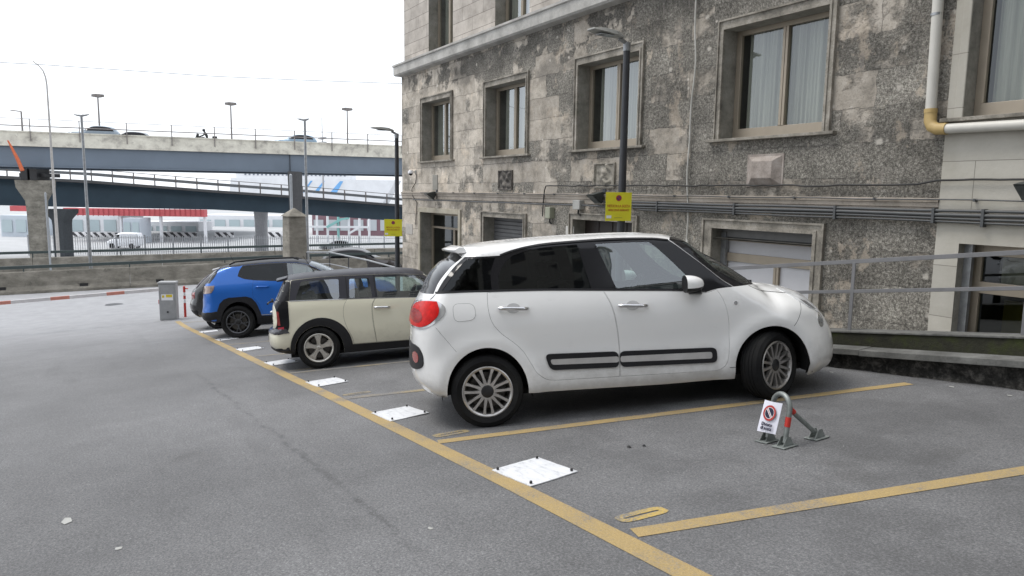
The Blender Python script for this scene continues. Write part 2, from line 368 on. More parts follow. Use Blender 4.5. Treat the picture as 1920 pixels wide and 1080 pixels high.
for k in range(-1, 9):
    s0 = 2.72 + 2.41 * k
    tag(strip([(s0 + .01, 2.42), (s0 - .33 * (4.2), 6.67)], .118, .0035).build('yellow_bay_line', M_yel if k < 2 else M_yel2), kind='structure')
    # worn number marks at the mouth of each bay
    bb = MB(); c0 = (s0 + .18, 2.60); vs = []
    K = 28
    for i in range(K):
        a = 2 * math.pi * i / K
        for rr, ra in ((.155, .060), (.115, .010)):
            e = 4.0; cu = abs(math.cos(a)) ** (2 / e) * (1 if math.cos(a) > 0 else -1); sn = abs(math.sin(a)) ** (2 / e) * (1 if math.sin(a) > 0 else -1)
            n_ = c0[1] + .02 + rr * cu; s_ = c0[0] + ra * sn - (n_ - 2.6) * .12
            vs.append(P(s_, n_, gz(s_, n_) + .0035))
    bb.add(vs, [(2 * i, 2 * i + 1, (2 * i + 3) % (2 * K), (2 * i + 2) % (2 * K)) for i in range(K)])
    if k in (0, 1, 2, 3): tag(bb.build('bay_number_mark', M_yel3 if k < 2 else M_yel2), kind='structure')
# white cover plates, one in the mouth of every bay
PW = ['nearest white steel plate on the asphalt, in the empty bay left of the parking barrier', 'white steel plate on the asphalt just behind the rear of the large white car',
      'white steel plate on the asphalt behind the cream estate car', 'white steel plate on the asphalt between the cream estate car and the blue car',
      'thin white plate on the asphalt beside the rear wheel of the blue car', 'white plate on the asphalt behind the small black car', 'farthest white plate, on the asphalt beside the red and white post']
for k in range(7):
    c0 = 3.955 + 2.405 * k; n0 = 2.375
    root = empty('ground_plate', P(c0, 2.58, gz(c0, 2.58)))
    tag(root, PW[k], 'plate', 'white plates along the parking bays')
    cor = [(c0 + .215, n0), (c0 + .25, n0 + .40), (c0 - .215, n0 + .42), (c0 - .25, n0 + .02)]
    def gl(s_, n_, dz): return P(s_, n_, gz(s_, n_) + dz) - root.location
    bb = MB(); N_ = 8; vs = []
    def bil(u, v):
        a, b_, c_, d_ = cor; return ((a[0] * (1 - u) + d_[0] * u) * (1 - v) + (b_[0] * (1 - u) + c_[0] * u) * v, (a[1] * (1 - u) + d_[1] * u) * (1 - v) + (b_[1] * (1 - u) + c_[1] * u) * v)
    for i in range(N_ + 1):
        for j in range(N_ + 1):
            s_, n_ = bil(i / N_, j / N_); s_ += random.uniform(-.003, .003); n_ += random.uniform(-.003, .003)
            vs.append(gl(s_, n_, .010 + .0025 * math.sin(i * .5 + k) * math.sin(j * .4 + k)))
    nv = len(vs); vs += [v + Vector((0, 0, -.006)) for v in vs]; fs = []
    for i in range(N_):
        for j in range(N_):
            q0 = i * (N_ + 1) + j; fs += [(q0, q0 + 1, q0 + N_ + 2, q0 + N_ + 1), (nv + q0, nv + q0 + N_ + 1, nv + q0 + N_ + 2, nv + q0 + 1)]
    ed = [i for i in range(N_)]
    for t_ in range(N_):
        for a_, b_ in ((t_, t_ + 1), (N_ * (N_ + 1) + t_ + 1, N_ * (N_ + 1) + t_), ((t_ + 1) * (N_ + 1), t_ * (N_ + 1)), (t_ * (N_ + 1) + N_, (t_ + 1) * (N_ + 1) + N_)):
            fs.append((a_, b_, b_ + nv, a_ + nv))
    bb.add(vs, fs); bb.build('plate', M_plate, root, smooth=40)
    for (u, v) in ((.07, .07), (.93, .07), (.07, .93), (.93, .93)):
        s_, n_ = bil(u, v); b2 = MB(); p0 = gl(s_, n_, .014)
        b2.tube([p0, p0 + Vector((0, 0, .012)), p0 + Vector((0, 0, .016))], [.010, .010, .006], 8); b2.build('bolt', M_blk, root, smooth=40)

# ------------------------------------------------------------------ stone building
D = 9.12
bld = tag(empty('stone_building', P(10, D, -3)), 'weathered grey stone building with bullet-chipped walls and taupe windows beside the car park', 'building')
BL = bld.location.copy()
def wallsheet(s0, s1, z0, z1, holes, n0, mat, name, step=1.0):
    b = MB(); S = sorted(set([s0, s1] + [h for q in holes for h in q[:2] if s0 < h < s1])); Z = sorted(set([z0, z1] + [h for q in holes for h in q[2:4] if z0 < h < z1]))
    for a, c in zip(S[:-1], S[1:]):
        for d, e in zip(Z[:-1], Z[1:]):
            if any(h[0] <= (a + c) / 2 <= h[1] and h[2] <= (d + e) / 2 <= h[3] for h in holes): continue
            b.add([P(a, n0, d), P(c, n0, d), P(c, n0, e), P(a, n0, e)], [(0, 1, 2, 3)])
    return b
def childloc(o):                                       # mesh built in world coordinates, then parented under the building
    o.parent = bld; o.matrix_parent_inverse = Matrix.Translation(-BL); return o
PER, T0 = 3.96, 8.68                                    # window rhythm
up = []; low = []; top = []
for k in range(-2, 4):
    L = T0 + PER * k                                   # outer left edge of the surround
    up.append((L - 2.04, L - .12, .93, 2.66)); top.append((L - 2.0, L - .40, 4.10, 6.3))
    low.append((L - 2.04 + .03, L - .07, (-.54 if k < 2 else -.60) , None))
JS = 4.93
holes = []
for k, h in enumerate(up): holes.append(h)
lowz = []
for k, h in enumerate(low):
    s0, s1 = h[0], h[1]; zt_ = -.52 if k < 4 else -.60
    if k == 5: s0, s1 = 18.0, 20.6
    zb = gz((s0 + s1) / 2, D) + .10 - 1.2
    if k in (0, 1): s1 = min(s1, 4.72) if k == 1 else s1
    lowz.append((s0, s1, zb, zt_)); holes.append(lowz[-1])
up[1] = (up[1][0], 4.74, .97, 2.9); holes[1] = up[1]
wl = wallsheet(JS, 22.1, -6, 3.66, holes, D, M_stone, 'wall')
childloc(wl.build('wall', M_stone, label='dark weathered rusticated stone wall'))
cl = wallsheet(-8, JS, -6, 3.66, holes, D - .03, M_cream, 'wall')
cl.add([P(JS, D - .03, -6), P(JS, D + .3, -6), P(JS, D + .3, 3.66), P(JS, D - .03, 3.66)], [(0, 1, 2, 3)])
childloc(cl.build('wall', M_cream, label='cream stone cladding on the right'))
ul = wallsheet(-8, 22.02, 3.66, 11, top, D + .06, M_ashlar, 'wall')
childloc(ul.build('wall', M_ashlar, label='paler ashlar upper storey'))
sd_ = MB(); sd_.add([P(22.1, D, -6), P(22.1, 24, -6), P(22.1, 24, 3.66), P(22.1, D, 3.66)], [(0, 1, 2, 3)])
sd_.add([P(22.02, D + .06, 3.66), P(22.02, 24, 3.66), P(22.02, 24, 11), P(22.02, D + .06, 11)], [(0, 1, 2, 3)])
sd_.add([P(22.02, D + .06, 11), P(22.02, 24, 11), P(-8, 24, 11), P(-8, D + .06, 11)], [(0, 1, 2, 3)])
sd_.add([P(-8, D, -6), P(-8, 24, -6), P(-8, 24, 11), P(-8, D, 11)], [(0, 1, 2, 3)])
childloc(sd_.build('wall', M_ashlar))
# string course between the storeys
b = MB()
prof = [(0, 3.63), (.16, 3.66), (.20, 3.70), (.20, 3.93), (.235, 3.95), (.235, 4.0), (.05, 4.03), (-.1, 4.04)]
def course(prof, s0, s1, wrap=True):
    b = MB(); vs = []; 
    for o_, z in prof: vs += [P(s0, D - o_, z), P(s1 + (o_ if wrap else 0), D - o_, z)] + ([P(s1 + o_, 24, z)] if wrap else [])
    k = 3 if wrap else 2; fs = []
    for i in range(len(prof) - 1):
        for j in range(k - 1): fs.append((i * k + j, i * k + j + 1, (i + 1) * k + j + 1, (i + 1) * k + j))
    return b.add(vs, fs)
childloc(course(prof, -8, 22.1).build('string_course', M_ledge))
childloc(course([(-.05, -.19), (.02, -.185), (.02, -.10), (.035, -.09), (.035, -.04), (.05, -.03), (.05, .01), (-.05, .03)], JS + .0, 22.1, False).build('string_course', trimstone('pale plaster band', (.19, .175, .15), (.38, .335, .285), (.48, .43, .375), .3, 1.5)))
# windows
def reveal(b, s0, s1, z0, z1, n0, dep, mi=0):
    a = n0; c = n0 + dep
    b.add([P(s0, a, z0), P(s0, c, z0), P(s0, c, z1), P(s0, a, z1)], [(0, 1, 2, 3)], mi); b.add([P(s1, a, z0), P(s1, c, z0), P(s1, c, z1), P(s1, a, z1)], [(0, 1, 2, 3)], mi)
    b.add([P(s0, a, z1), P(s1, a, z1), P(s1, c, z1), P(s0, c, z1)], [(0, 1, 2, 3)], mi); b.add([P(s0, a, z0), P(s1, a, z0), P(s1, c, z0), P(s0, c, z0)], [(0, 1, 2, 3)], mi)
def surround(s0, s1, z0, z1, n0, wl_, wr_, wt, bottom=False):
    b = MB(); pr = .035                                # proud of the wall, two fillets and a splay
    def run(pts_in, pts_out):
        pass
    o0, o1, oz = s0 - wr_, s1 + wl_, z1 + wt
    for f0, f1, pp in ((0, .30, .045), (.30, .82, .028), (.82, 1, .055)):   # from the opening outwards
        a0, a1, az = s0 - wr_ * f0, s1 + wl_ * f0, z1 + wt * f0; c0, c1, cz = s0 - wr_ * f1, s1 + wl_ * f1, z1 + wt * f1
        n_ = n0 - pp
        for quad in ([P(a1, n_, z0), P(c1, n_, z0), P(c1, n_, cz), P(a1, n_, az)], [P(a0, n_, z0), P(a0, n_, az), P(c0, n_, cz), P(c0, n_, z0)], [P(a1, n_, az), P(c1, n_, cz), P(c0, n_, cz), P(a0, n_, az)]):
            b.add(quad + [v + Vector((0, pp + .004, 0)) for v in quad], [(0, 1, 2, 3), (0, 4, 5, 1), (1, 5, 6, 2), (2, 6, 7, 3), (3, 7, 4, 0)])
    return b
def window(s0, s1, z0, z1, n0, kind='two', curtain=True, dep=.26, backd=.5, fw=.075, name='window', fmat=None, gmat=None, label=None, transom=None, mull=None, botrail=.10):
    fmat = fmat or M_frame; gmat = gmat or M_wglass
    f = MB(); nf = n0 + dep; t = .06
    f.sbox(s0, s0 + fw, nf, nf + t, z0, z1); f.sbox(s1 - fw, s1, nf, nf + t, z0, z1); f.sbox(s0 + fw, s1 - fw, nf + .002, nf + t, z1 - fw, z1); f.sbox(s0 + fw, s1 - fw, nf - .004, nf + t, z0, z0 + fw + botrail)
    mc = (s0 + s1) / 2 if mull is None else mull
    panes = []
    zt_ = z1 - fw; zb_ = z0 + fw + botrail
    if transom:
        f.sbox(s0 + fw, s1 - fw, nf - .006, nf + t, transom[0], transom[1]); zt2 = transom[0]; panes.append((s0 + fw, s1 - fw, transom[1], zt_)); zt_ = transom[0]
    if kind == 'two':
        f.sbox(mc - .05, mc - .004, nf - .012, nf + t, zb_, zt_); f.sbox(mc + .004, mc + .05, nf - .012, nf + t, zb_, zt_)
        f.sbox(s0 + fw, s0 + fw + .03, nf - .008, nf + t - .01, zb_, zt_); f.sbox(s1 - fw - .03, s1 - fw, nf - .008, nf + t - .01, zb_, zt_)
        panes += [(s0 + fw + .03, mc - .05, zb_, zt_), (mc + .05, s1 - fw - .03, zb_, zt_)]
    else: panes.append((s0 + fw, s1 - fw, zb_, zt_))
    fo = childloc(f.build(name, fmat, bevel=.004, label=label))
    g = MB()
    for a, c, d, e in panes: g.add([P(a, nf + .035, d), P(c, nf + .035, d), P(c, nf + .035, e), P(a, nf + .035, e)], [(0, 1, 2, 3)])
    gp = g.build('glass_pane', gmat, fo)
    r = MB(); reveal(r, s0, s1, z0, z1, n0, dep + .07); r.build('reveal', M_reveal, fo)
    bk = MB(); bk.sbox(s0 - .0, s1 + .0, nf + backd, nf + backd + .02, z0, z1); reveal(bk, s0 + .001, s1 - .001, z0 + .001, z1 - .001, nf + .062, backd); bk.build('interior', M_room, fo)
    if curtain:
        c = MB(); K = 160; vs = []
        ph = random.uniform(0, 6); gp_ = random.uniform(.03, .22)
        for i in range(K + 1):
            s_ = s0 + fw + (s1 - s0 - 2 * fw - gp_) * i / K; y = nf + .12 + .012 * math.sin(i * .9 + ph + 1.5 * math.sin(i * .11)) + .022 * math.sin(i * .31 + ph * 2 + math.sin(i * .07) * 2)
            for z in (z0 + .05, z1 - .02): vs.append(P(s_, y + (.01 if z > z0 + .1 else 0), z))
        gap = random.randint(40, 120)
        c.add(vs, [(2 * i, 2 * i + 2, 2 * i + 3, 2 * i + 1) for i in range(K)]); c.build('curtain', M_curt, fo, smooth=80)
    return fo
for k, (s0, s1, z0, z1) in enumerate(up):
    cream = k < 2; n0 = D - .03 if cream else D
    fo = window(s0, s1, z0, z1, n0, curtain=True, dep=.28 if not cream else .22)
    if not cream:
        surround(s0, s1, z0, z1, n0, .11, .12, .16).build('window_surround', M_trim, fo, fixn=True)
    else:
        b = MB(); b.sbox(s1 + .0, s1 + .10, n0 - .02, n0 + .002, z0, z1 + .3); b.build('window_surround', M_cream, fo, bevel=.01)
    b = MB(); b.sbox(s0 - .22, s1 + .22, n0 - .10, n0 + .02, z0 - .045, z0); b.sbox(s0 + .005, s1 - .005, n0 + .02, n0 + .28, z0 - .044, z0 + .002)
    b.build('sill', M_trim, fo, bevel=.006)
for k, (s0, s1, z0, z1) in enumerate(top):
    fo = window(s0, s1, z0, z1, D + .06, curtain=True, dep=.30, fw=.06)
# lower openings
for k, (s0, s1, z0, z1) in enumerate(lowz):
    n0 = D - .03 if k < 2 else D
    if k == 5:      # entrance door, cream surround
        fo = window(s0, s1, z0, z1, n0, curtain=False, dep=.35, name='door', gmat=M_dglass, transom=(-1.08, -1.02), mull=19.0, backd=1.2)
        b = MB(); b.sbox(s1, s1 + .13, n0 - .05, n0 + .003, z0, z1 + .14); b.sbox(s0 - .13, s0, n0 - .05, n0 + .003, z0, z1 + .14); b.sbox(s0, s1, n0 - .05, n0 + .003, z1, z1 + .14)
        b.build('door_surround', trimstone('cream door surround', (.30, .27, .21), (.40, .37, .30), (.48, .45, .38), .1), fo, bevel=.01)
        continue
    if k == 4:      # grey roller shutter
        b = MB(); zt_ = z1; nf = n0 + .3; vs = []; zz = []; z = z0
        while z < zt_ - .02:
            zz += [(z, 0), (z + .012, -.018), (z + .085, -.018), (z + .10, 0)]; z += .10
        for z, o_ in zz: vs += [P(s0, nf + o_, z), P(s1, nf + o_, z)]
        b.add(vs, [(2 * i, 2 * i + 1, 2 * i + 3, 2 * i + 2) for i in range(len(zz) - 1)])
        fo = childloc(b.build('roller_shutter', M_shut)); r = MB(); reveal(r, s0, s1, z0, z1, n0, .32); r.build('reveal', M_reveal, fo)
        surround(s0, s1, z0, z1, n0, .14, .14, .14).build('window_surround', M_trim, fo); continue
    if k == 3:      # dark closed opening
        b = MB(); b.sbox(s0, s1, n0 + .3, n0 + .34, z0, z1)
        for i in range(4): b.sbox(s0 + .1 + i * .45, s0 + .14 + i * .45, n0 + .285, n0 + .302, z0, z1)
        fo = childloc(b.build('shutter', simple('dark brown panel', (.030, .022, .018), .5))); r = MB(); reveal(r, s0, s1, z0, z1, n0, .30); r.build('reveal', M_reveal, fo)
        surround(s0, s1, z0, z1, n0, .14, .14, .14).build('window_surround', M_trim, fo); continue
    if k == 2:
        fo = window(s0, s1, z0, -.68, n0, curtain=False, dep=.26, gmat=M_frost, transom=(-1.07, -.93), mull=7.50, name='window', backd=.2, fw=.05)
        b = MB(); b.sbox(s0, s1, n0 + .22, n0 + .30, -.665, z1 + .01); b.sbox(s0, s1, n0 + .24, n0 + .32, -.685, -.665, 1); b.build('roller_box', [simple('grey roller box', (.16, .16, .155), .5), M_blk], fo)
        b = MB(); b.sbox(s1 - .10, s1 - .001, n0 + .20, n0 + .26, z0, -.60); b.build('guide_rail', M_galv, fo)
        r = MB(); reveal(r, s0, s1, -.70, z1 + .001, n0, .30); r.build('reveal', M_reveal, fo)
        surround(s0, s1, z0, z1, n0, .22, .18, .16).build('window_surround', M_trim, fo); continue
    fo = window(s0, s1, z0, z1, n0, curtain=False, dep=.28, gmat=M_dglass, kind='two' if k == 0 else 'one', transom=(-1.12, -.98), fw=.14 if k else .1, name='door', backd=1.4)
    b = MB(); b.sbox(s0 + .3, s1 - .15, n0 + .9, n0 + .95, z0, -1.25); b.build('inner_wall', simple('olive inner wall', (.12, .105, .02), .8), fo)
    b = MB(); b.sbox(s0 + .25, s0 + .6, n0 + .55, n0 + .57, -1.1, -.62); b.sbox(s1 - .55, s1 - .25, n0 + .55, n0 + .57, -1.1, -.62); b.build('curtain', M_curt, fo)
    b = MB(); b.sbox(s1 - .09, s1 - .001, n0 + .14, n0 + .2, z0, z1); b.build('guide_rail', M_galv, fo)
# carved plaques under the windows
def relief(sc, zc, w_, h_, seed, lab, mats):
    rnd = random.Random(seed); b = MB(); s0, s1 = sc - w_ / 2, sc + w_ / 2; z0, z1 = zc - h_ / 2, zc + h_ / 2
    N_ = 26; vs = []
    blobs = [(rnd.uniform(.2, .8), rnd.uniform(.15, .9), rnd.uniform(.06, .16), rnd.uniform(.1, .3), rnd.uniform(-.8, .8)) for _ in range(7)]
    for i in range(N_ + 1):
        for j in range(N_ + 1):
            u, v = i / N_, j / N_; h = 0
            for (bu, bv, ru, rv, an) in blobs:
                du, dv = u - bu, v - bv; x = du * math.cos(an) + dv * math.sin(an); y = -du * math.sin(an) + dv * math.cos(an)
                h = max(h, math.exp(-((x / ru) ** 2 + (y / rv) ** 2) * 1.4))
            edge = min(u, v, 1 - u, 1 - v)
            hh = (.075 * h - .03) if edge > .03 else .012
            vs.append(P(s0 + w_ * u, D - hh - .006 - .03, z0 + h_ * v))
    b.add(vs, [(i * (N_ + 1) + j, i * (N_ + 1) + j + 1, (i + 1) * (N_ + 1) + j + 1, (i + 1) * (N_ + 1) + j) for i in range(N_) for j in range(N_)])
    f0, f1, g0, g1 = s0 - .02, s1 + .02, z0 - .02, z1 + .02
    for q_ in ((f0, s0, g0, g1), (s1, f1, g0, g1), (s0, s1, g0, z0), (s0, s1, z1, g1)): b.sbox(q_[0], q_[1], D - .045, D + .01, q_[2], q_[3])
    o = childloc(b.build('carved_plaque', mats, smooth=50, label=lab))
relief(15.46, .33, .62, .44, 3, 'dark carved stone relief', trimstone('dark relief stone', (.04, .038, .035), (.12, .11, .10), (.26, .24, .21), .4, 9))
relief(11.55, .385, .62, .46, 8, 'carved stone relief with pale figures', trimstone('relief stone', (.05, .045, .04), (.28, .26, .22), (.40, .37, .33), .2, 7))
b = MB(); a = [P(7.93, D - .012, .19), P(7.30, D - .012, .19), P(7.30, D - .012, .63), P(7.93, D - .012, .63)]
c = [P(7.80, D - .10, .29), P(7.42, D - .10, .29), P(7.42, D - .10, .55), P(7.80, D - .10, .55)]
b.hexa([a[0], a[1], c[1], c[0]] + [a[3], a[2], c[2], c[3]]); b.sbox(7.27, 7.96, D - .012, D + .01, .16, .66)
childloc(b.build('carved_plaque', trimstone('pink stone plaque', (.20, .17, .15), (.33, .29, .26), (.42, .38, .35), .3, 5), bevel=.008, label='plain raised pyramid-cut stone plaque'))

# ------------------------------------------------------------------ things fixed to the facade
def wob(s0, s1, z0, z1, n_, k=24, amp=.012, sd=1):
    r_ = random.Random(sd); return [P(s0 + (s1 - s0) * i / k, n_, z0 + (z1 - z0) * i / k + r_.uniform(-amp, amp)) for i in range(k + 1)]
b = MB(); b.tube([P(9.19 + .03 * math.sin(z * 2.1) + .015 * math.sin(z * 5), D - .05, z) for z in np.arange(-.75, 5.6, .12)], .014, 6); b.tube([P(9.14, D - .06, -.75), P(9.14, D - .06, -1.6)], .024, 8)
tag(b.build('white_cable', M_wire, smooth=60), 'thin white cable hanging down the dark stone wall left of the large curtained window', 'cable')
b = MB(); pts = wob(13.6, 6.3, .19, .175, D - .055, 40, .012, 3) + [P(5.6, D - .055, .18), P(5.2, D - .055, .19), P(4.95, D - .075, .235)] + wob(4.7, 3.2, .24, .235, D - .075, 10, .004)
pts = [P(13.72, D - .055, -.5), P(13.7, D - .055, -.2), P(13.66, D - .055, .08)] + pts
b.tube(pts, .014, 6); tag(b.build('black_cable', M_cable2, smooth=60), 'wavy black cable crossing the stone wall above the grey conduits', 'cable')
b = MB(); b.tube([P(s_, D - .075 if s_ < 9 else D - .075, -.0 + .006 * math.sin(s_ * 3)) for s_ in np.arange(20.5, -3, -.5)], .010, 6)
for s_ in np.arange(19.5, -3, -1.25): b.sbox(s_ - .012, s_ + .012, D - .09, D - .0, -.018, .018)
tag(b.build('thin_conduit', M_cable, smooth=60), 'single thin dark conduit clipped along the wall below the wavy cable', 'conduit')
for i, (dz, r_, lab, s_end) in enumerate(((-.13, .019, 'uppermost grey conduit of the bundle running along the wall', 11.8), (-.178, .024, 'second grey conduit from the top of the bundle on the wall', 11.2), (-.222, .017, 'third grey conduit from the top of the bundle on the wall', 21.0), (-.262, .013, 'lowest and thinnest grey conduit of the bundle on the wall', 10.4))):
    b = MB(); pts = [P(s_end, D - .085, dz)] + [P(s_, D - .085, dz + .004 * math.sin(s_ * 2 + i)) for s_ in np.arange(s_end - .3, -3, -.4)]
    b.tube(pts, r_, 8); tag(b.build('conduit', M_cable, smooth=60), lab, 'conduit', 'conduits clipped along the facade')
for j, s_ in enumerate((9.9, 8.1, 6.3, 4.95, 4.38, 2.2)):
    b = MB(); b.sbox(s_ - .018, s_ + .018, D - .115, D - .03, -.29 if s_ != 4.38 else -.31, -.10); 
    tag(b.build('conduit_clamp', M_cable, bevel=.004), ['dark clamp holding the conduit bundle left of the large curtained window', 'dark clamp holding the conduit bundle right above the frosted low window, left half', 'dark clamp holding the conduit bundle just right of the frosted low window', 'dark clamp holding the conduit bundle at the joint between dark and cream stone', 'thick dark clamp holding the conduits on the cream stone', 'dark clamp holding the conduits at the far right of the cream stone'][j], 'clamp', 'clamps of the conduit bundle')
b = MB(); b.tube([P(5.19, D - .10, 6.0), P(5.09, D - .10, 1.05)], .062, 16)
b.tube([P(4.90, D - .13, .845), P(1.5, D - .13, .80)], .058, 16)
dp = tag(b.build('drain_pipe', M_pipe, smooth=50), 'pale grey drain pipe with ochre elbow at the right end of the dark stone wall', 'pipe')
b = MB(); b.tube([P(5.09, D - .10, 1.10), P(5.085, D - .10, .95), P(5.05, D - .11, .885), P(4.98, D - .12, .85), P(4.86, D - .13, .845)], .071, 16); b.tube([P(5.09, D - .10, 1.10), P(5.09, D - .10, 1.05)], .075, 16)
b.build('elbow', M_pipey, dp, smooth=50)
b = MB()
for z in (2.2, 3.6): b.tube([P(5.12, D - .10, z), P(5.12, D - .10, z + .03)], .068, 14)
b.build('bracket', M_galv, dp, smooth=50)
def floodlight(s_, z, lab):
    r_ = empty('floodlight', P(s_, D, z)); tag(r_, lab, 'floodlight', 'black floodlights on the facade')
    b = MB(); ax = Vector((-.1, -.85, -.5)).normalized(); 
    # tapering hood: wide face looking down and outwards
    f0 = [(-.23, -.62, -.02), (.15, -.62, -.02), (.15, -.50, .05), (-.23, -.50, .05)]
    face = [Vector(v) * .66 for v in ((-.17, -.60, .03), (.17, -.60, .03), (.17, -.22, -.24), (-.17, -.22, -.24))]; bk = [Vector(v) * .66 for v in ((-.09, -.14, .13), (.09, -.14, .13), (.09, -.08, .0), (-.09, -.08, .0))]
    b.hexa([face[3], face[2], face[1], face[0], bk[3], bk[2], bk[1], bk[0]]); b.build('housing', simple('dark floodlight', (.035, .04, .038), .5), r_, bevel=.012)
    b = MB(); b.add([v + Vector((0, -.006, -.006)) for v in [face[0] * .95 + face[2] * .05, face[1] * .95 + face[3] * .05, face[2] * .95 + face[0] * .05, face[3] * .95 + face[1] * .05]], [(0, 1, 2, 3)]); b.build('lens', simple('floodlight glass', (.10, .11, .11), .15), r_)
    b = MB(); b.tube([(0, 0, .05), (0, -.12, .05)], .03, 8); b.box(-.05, .05, -.02, -.0, -.02, .14); b.build('bracket', M_dark, r_, smooth=40)
floodlight(19.45, -.05, 'black floodlight on the stone wall above the entrance door')
floodlight(11.55, -.02, 'black floodlight on the stone wall behind the nearer yellow sign')
floodlight(3.86, .16, 'black floodlight at the right edge on the cream stone')
b = MB(); b.sbox(19.38, 19.72, D - .02, D + .01, .08, .52)
tag(b.build('wall_panel', simple('grey-beige panel', (.26, .25, .22), .7), bevel=.004), 'plain blank panel on the wall above the far floodlight', 'panel')
r_ = tag(empty('security_camera', P(21.0, D, .63)), 'small white security camera on the far end of the wall', 'camera')
b = MB(); b.tube([(0, 0, -.0), (0, -.16, 0)], .018, 8); b.box(-.05, .05, -.02, 0, -.05, .05); b.build('bracket', M_box, r_, smooth=40)
b = MB(); b.tube([(0, -.17, .05), (0, -.17, -.0), (0, -.17, -.05)], [.055, .085, .085], 14); b.build('housing', M_white, r_, smooth=40)
b = MB(); b.tube([(0, -.17, -.05), (0, -.17, -.09), (0, -.17, -.12)], [.062, .055, .015], 12); b.build('lens', M_blk, r_, smooth=60)
b = MB(); b.tube([P(20.86, D - .03, .55), P(20.95, D - .03, .3), P(21.25, D - .03, .1), P(21.2, D - .03, -.1), P(20.85, D - .03, -.32), P(20.9, D - .03, -.6), P(20.95, D - .03, -1)], .012, 6)
tag(b.build('black_cable', M_cable2, smooth=60), 'curling black cable below the small white security camera', 'cable')
for s_, z, w_, h_, mt, lab in ((13.4, -.41, .19, .25, simple('olive box', (.28, .29, .22), .5), 'olive-grey junction box on the wall beside the roller shutter'), (12.33, -.21, .25, .20, M_box, 'light grey junction box on the wall left of the nearer yellow sign')):
    b = MB(); b.sbox(s_ - w_ / 2, s_ + w_ / 2, D - .14, D + .0, z - h_ / 2, z + h_ / 2); r_ = tag(b.build('junction_box', mt, bevel=.012), lab, 'junction box')
    b = MB(); b.tube([P(s_, D - .07, z - h_ / 2), P(s_ + .02, D - .06, z - h_ / 2 - .08), P(s_ - .03, D - .04, z - h_ / 2 - .12)], .02, 6); b.build('cable_gland', M_cable2, r_, smooth=60)
b = MB(); b.sbox(21.25, 21.8, D - .012, D + .004, -1.33, -1.0); tag(b.build('paper_notice', simple('notice paper', (.40, .38, .35), .8)), 'blank pale notice on the wall beside the entrance door', 'notice')
b = MB(); b.sbox(12.55, 12.85, D - .02, D + .004, -.95, -.68); tag(b.build('wall_plate', simple('pale blank plate', (.50, .49, .46), .7), bevel=.01), 'small pale blank plate on the wall left of the dark shutter', 'plate')

for i, (s_, n_, sz, mt, nm, lab) in enumerate(((3.95, 3.42, .016, M_blk, 'pebble', 'left one of two dark pebbles on the asphalt left of the parking barrier'), (3.90, 3.52, .014, M_blk, 'pebble', 'right one of two dark pebbles on the asphalt left of the parking barrier'), (3.5, 1.6, .014, M_box, 'litter_scrap', 'tiny pale scrap on the asphalt below the long yellow line'), (4.4, .1, .02, M_box, 'litter_scrap', 'thin pale scrap on the left foreground asphalt right of the larger scrap'), (4.6, 6.72, .02, M_box, 'litter_scrap', 'pale scrap at the foot of the kerb beside the white car'), (3.4, 6.75, .022, M_box, 'litter_scrap', 'pale scrap at the foot of the kerb near the middle'), (2.9, 6.70, .018, M_box, 'litter_scrap', 'pale scrap at the foot of the kerb at the right edge'))):
    b = MB(); z_ = gz(s_, n_) + .005; K = 7; rr = random.Random(i)
    ring = [P(s_ + sz * rr.uniform(.7, 1.5) * math.cos(2 * math.pi * j / K), n_ + sz * rr.uniform(.6, 1.6) * math.sin(2 * math.pi * j / K), z_) for j in range(K)]; hh = sz * (.9 if nm == 'pebble' else .15)
    b.add(ring + [P(s_, n_, z_ + hh)], [(j, (j + 1) % K, K) for j in range(K)]); tag(b.build(nm, mt, smooth=50), lab, 'pebble' if nm == 'pebble' else 'litter')
# ------------------------------------------------------------------ kerb, moss wall, walkway, railing on the right
def slo(s0, s1, n0, n1, fb, ft, k=1):                  # sloping beam: bottom and top heights as functions of s
    b = MB(); S = np.linspace(s0, s1, int(abs(s1 - s0) / .8) + 2)
    for a, c in zip(S[:-1], S[1:]): b.hexa([P(c, n0, fb(c)), P(a, n0, fb(a)), P(a, n1, fb(a)), P(c, n1, fb(c)), P(c, n0, ft(c)), P(a, n0, ft(a)), P(a, n1, ft(a)), P(c, n1, ft(c))])
    bm = None
    return b
st_ = lambda s: -1.468 - .133 * (s - 3.71)
mt_ = lambda s: -1.306 - .142 * (s - 3.85)
b = MB(); S = np.arange(-4, 9.41, .10); vs = []; rr = random.Random(5); K = 5
for s_ in S:
    for j in range(K):
        g0 = gz(s_, 6.98) - .08; t_ = st_(s_) - .055; z = g0 + (t_ - g0) * j / (K - 1)
        vs.append(P(s_, 6.99 + rr.uniform(-.035, .03) * (1 if j < K - 1 else .3), z + (rr.uniform(-.015, .015) if 0 < j < K - 1 else 0)))
b.add(vs, [(i * K + j, (i + 1) * K + j, (i + 1) * K + j + 1, i * K + j + 1) for i in range(len(S) - 1) for j in range(K - 1)])
tag(b.build('rubble_kerb_base', M_rubble, smooth=30), kind='structure')
b = MB(); cuts = [-4, -2.3, -.6, 1.1, 2.72, 4.42, 6.1, 7.8, 9.4]
for i, (a, c) in enumerate(zip(cuts[:-1], cuts[1:])):
    a += .004; dz = rr.uniform(-.004, .004); dn = rr.uniform(-.006, .006)
    b.hexa([P(c, 6.90 + dn, st_(c) - .065 + dz), P(a, 6.90 + dn, st_(a) - .065 + dz), P(a, 7.16, st_(a) - .05 + dz), P(c, 7.16, st_(c) - .05 + dz), P(c, 6.90 + dn, st_(c) + dz), P(a, 6.90 + dn, st_(a) + dz), P(a, 7.16, st_(a) + dz + .012), P(c, 7.16, st_(c) + dz + .012)])
tag(b.build('kerb_slab', M_slab, bevel=.006), kind='structure')
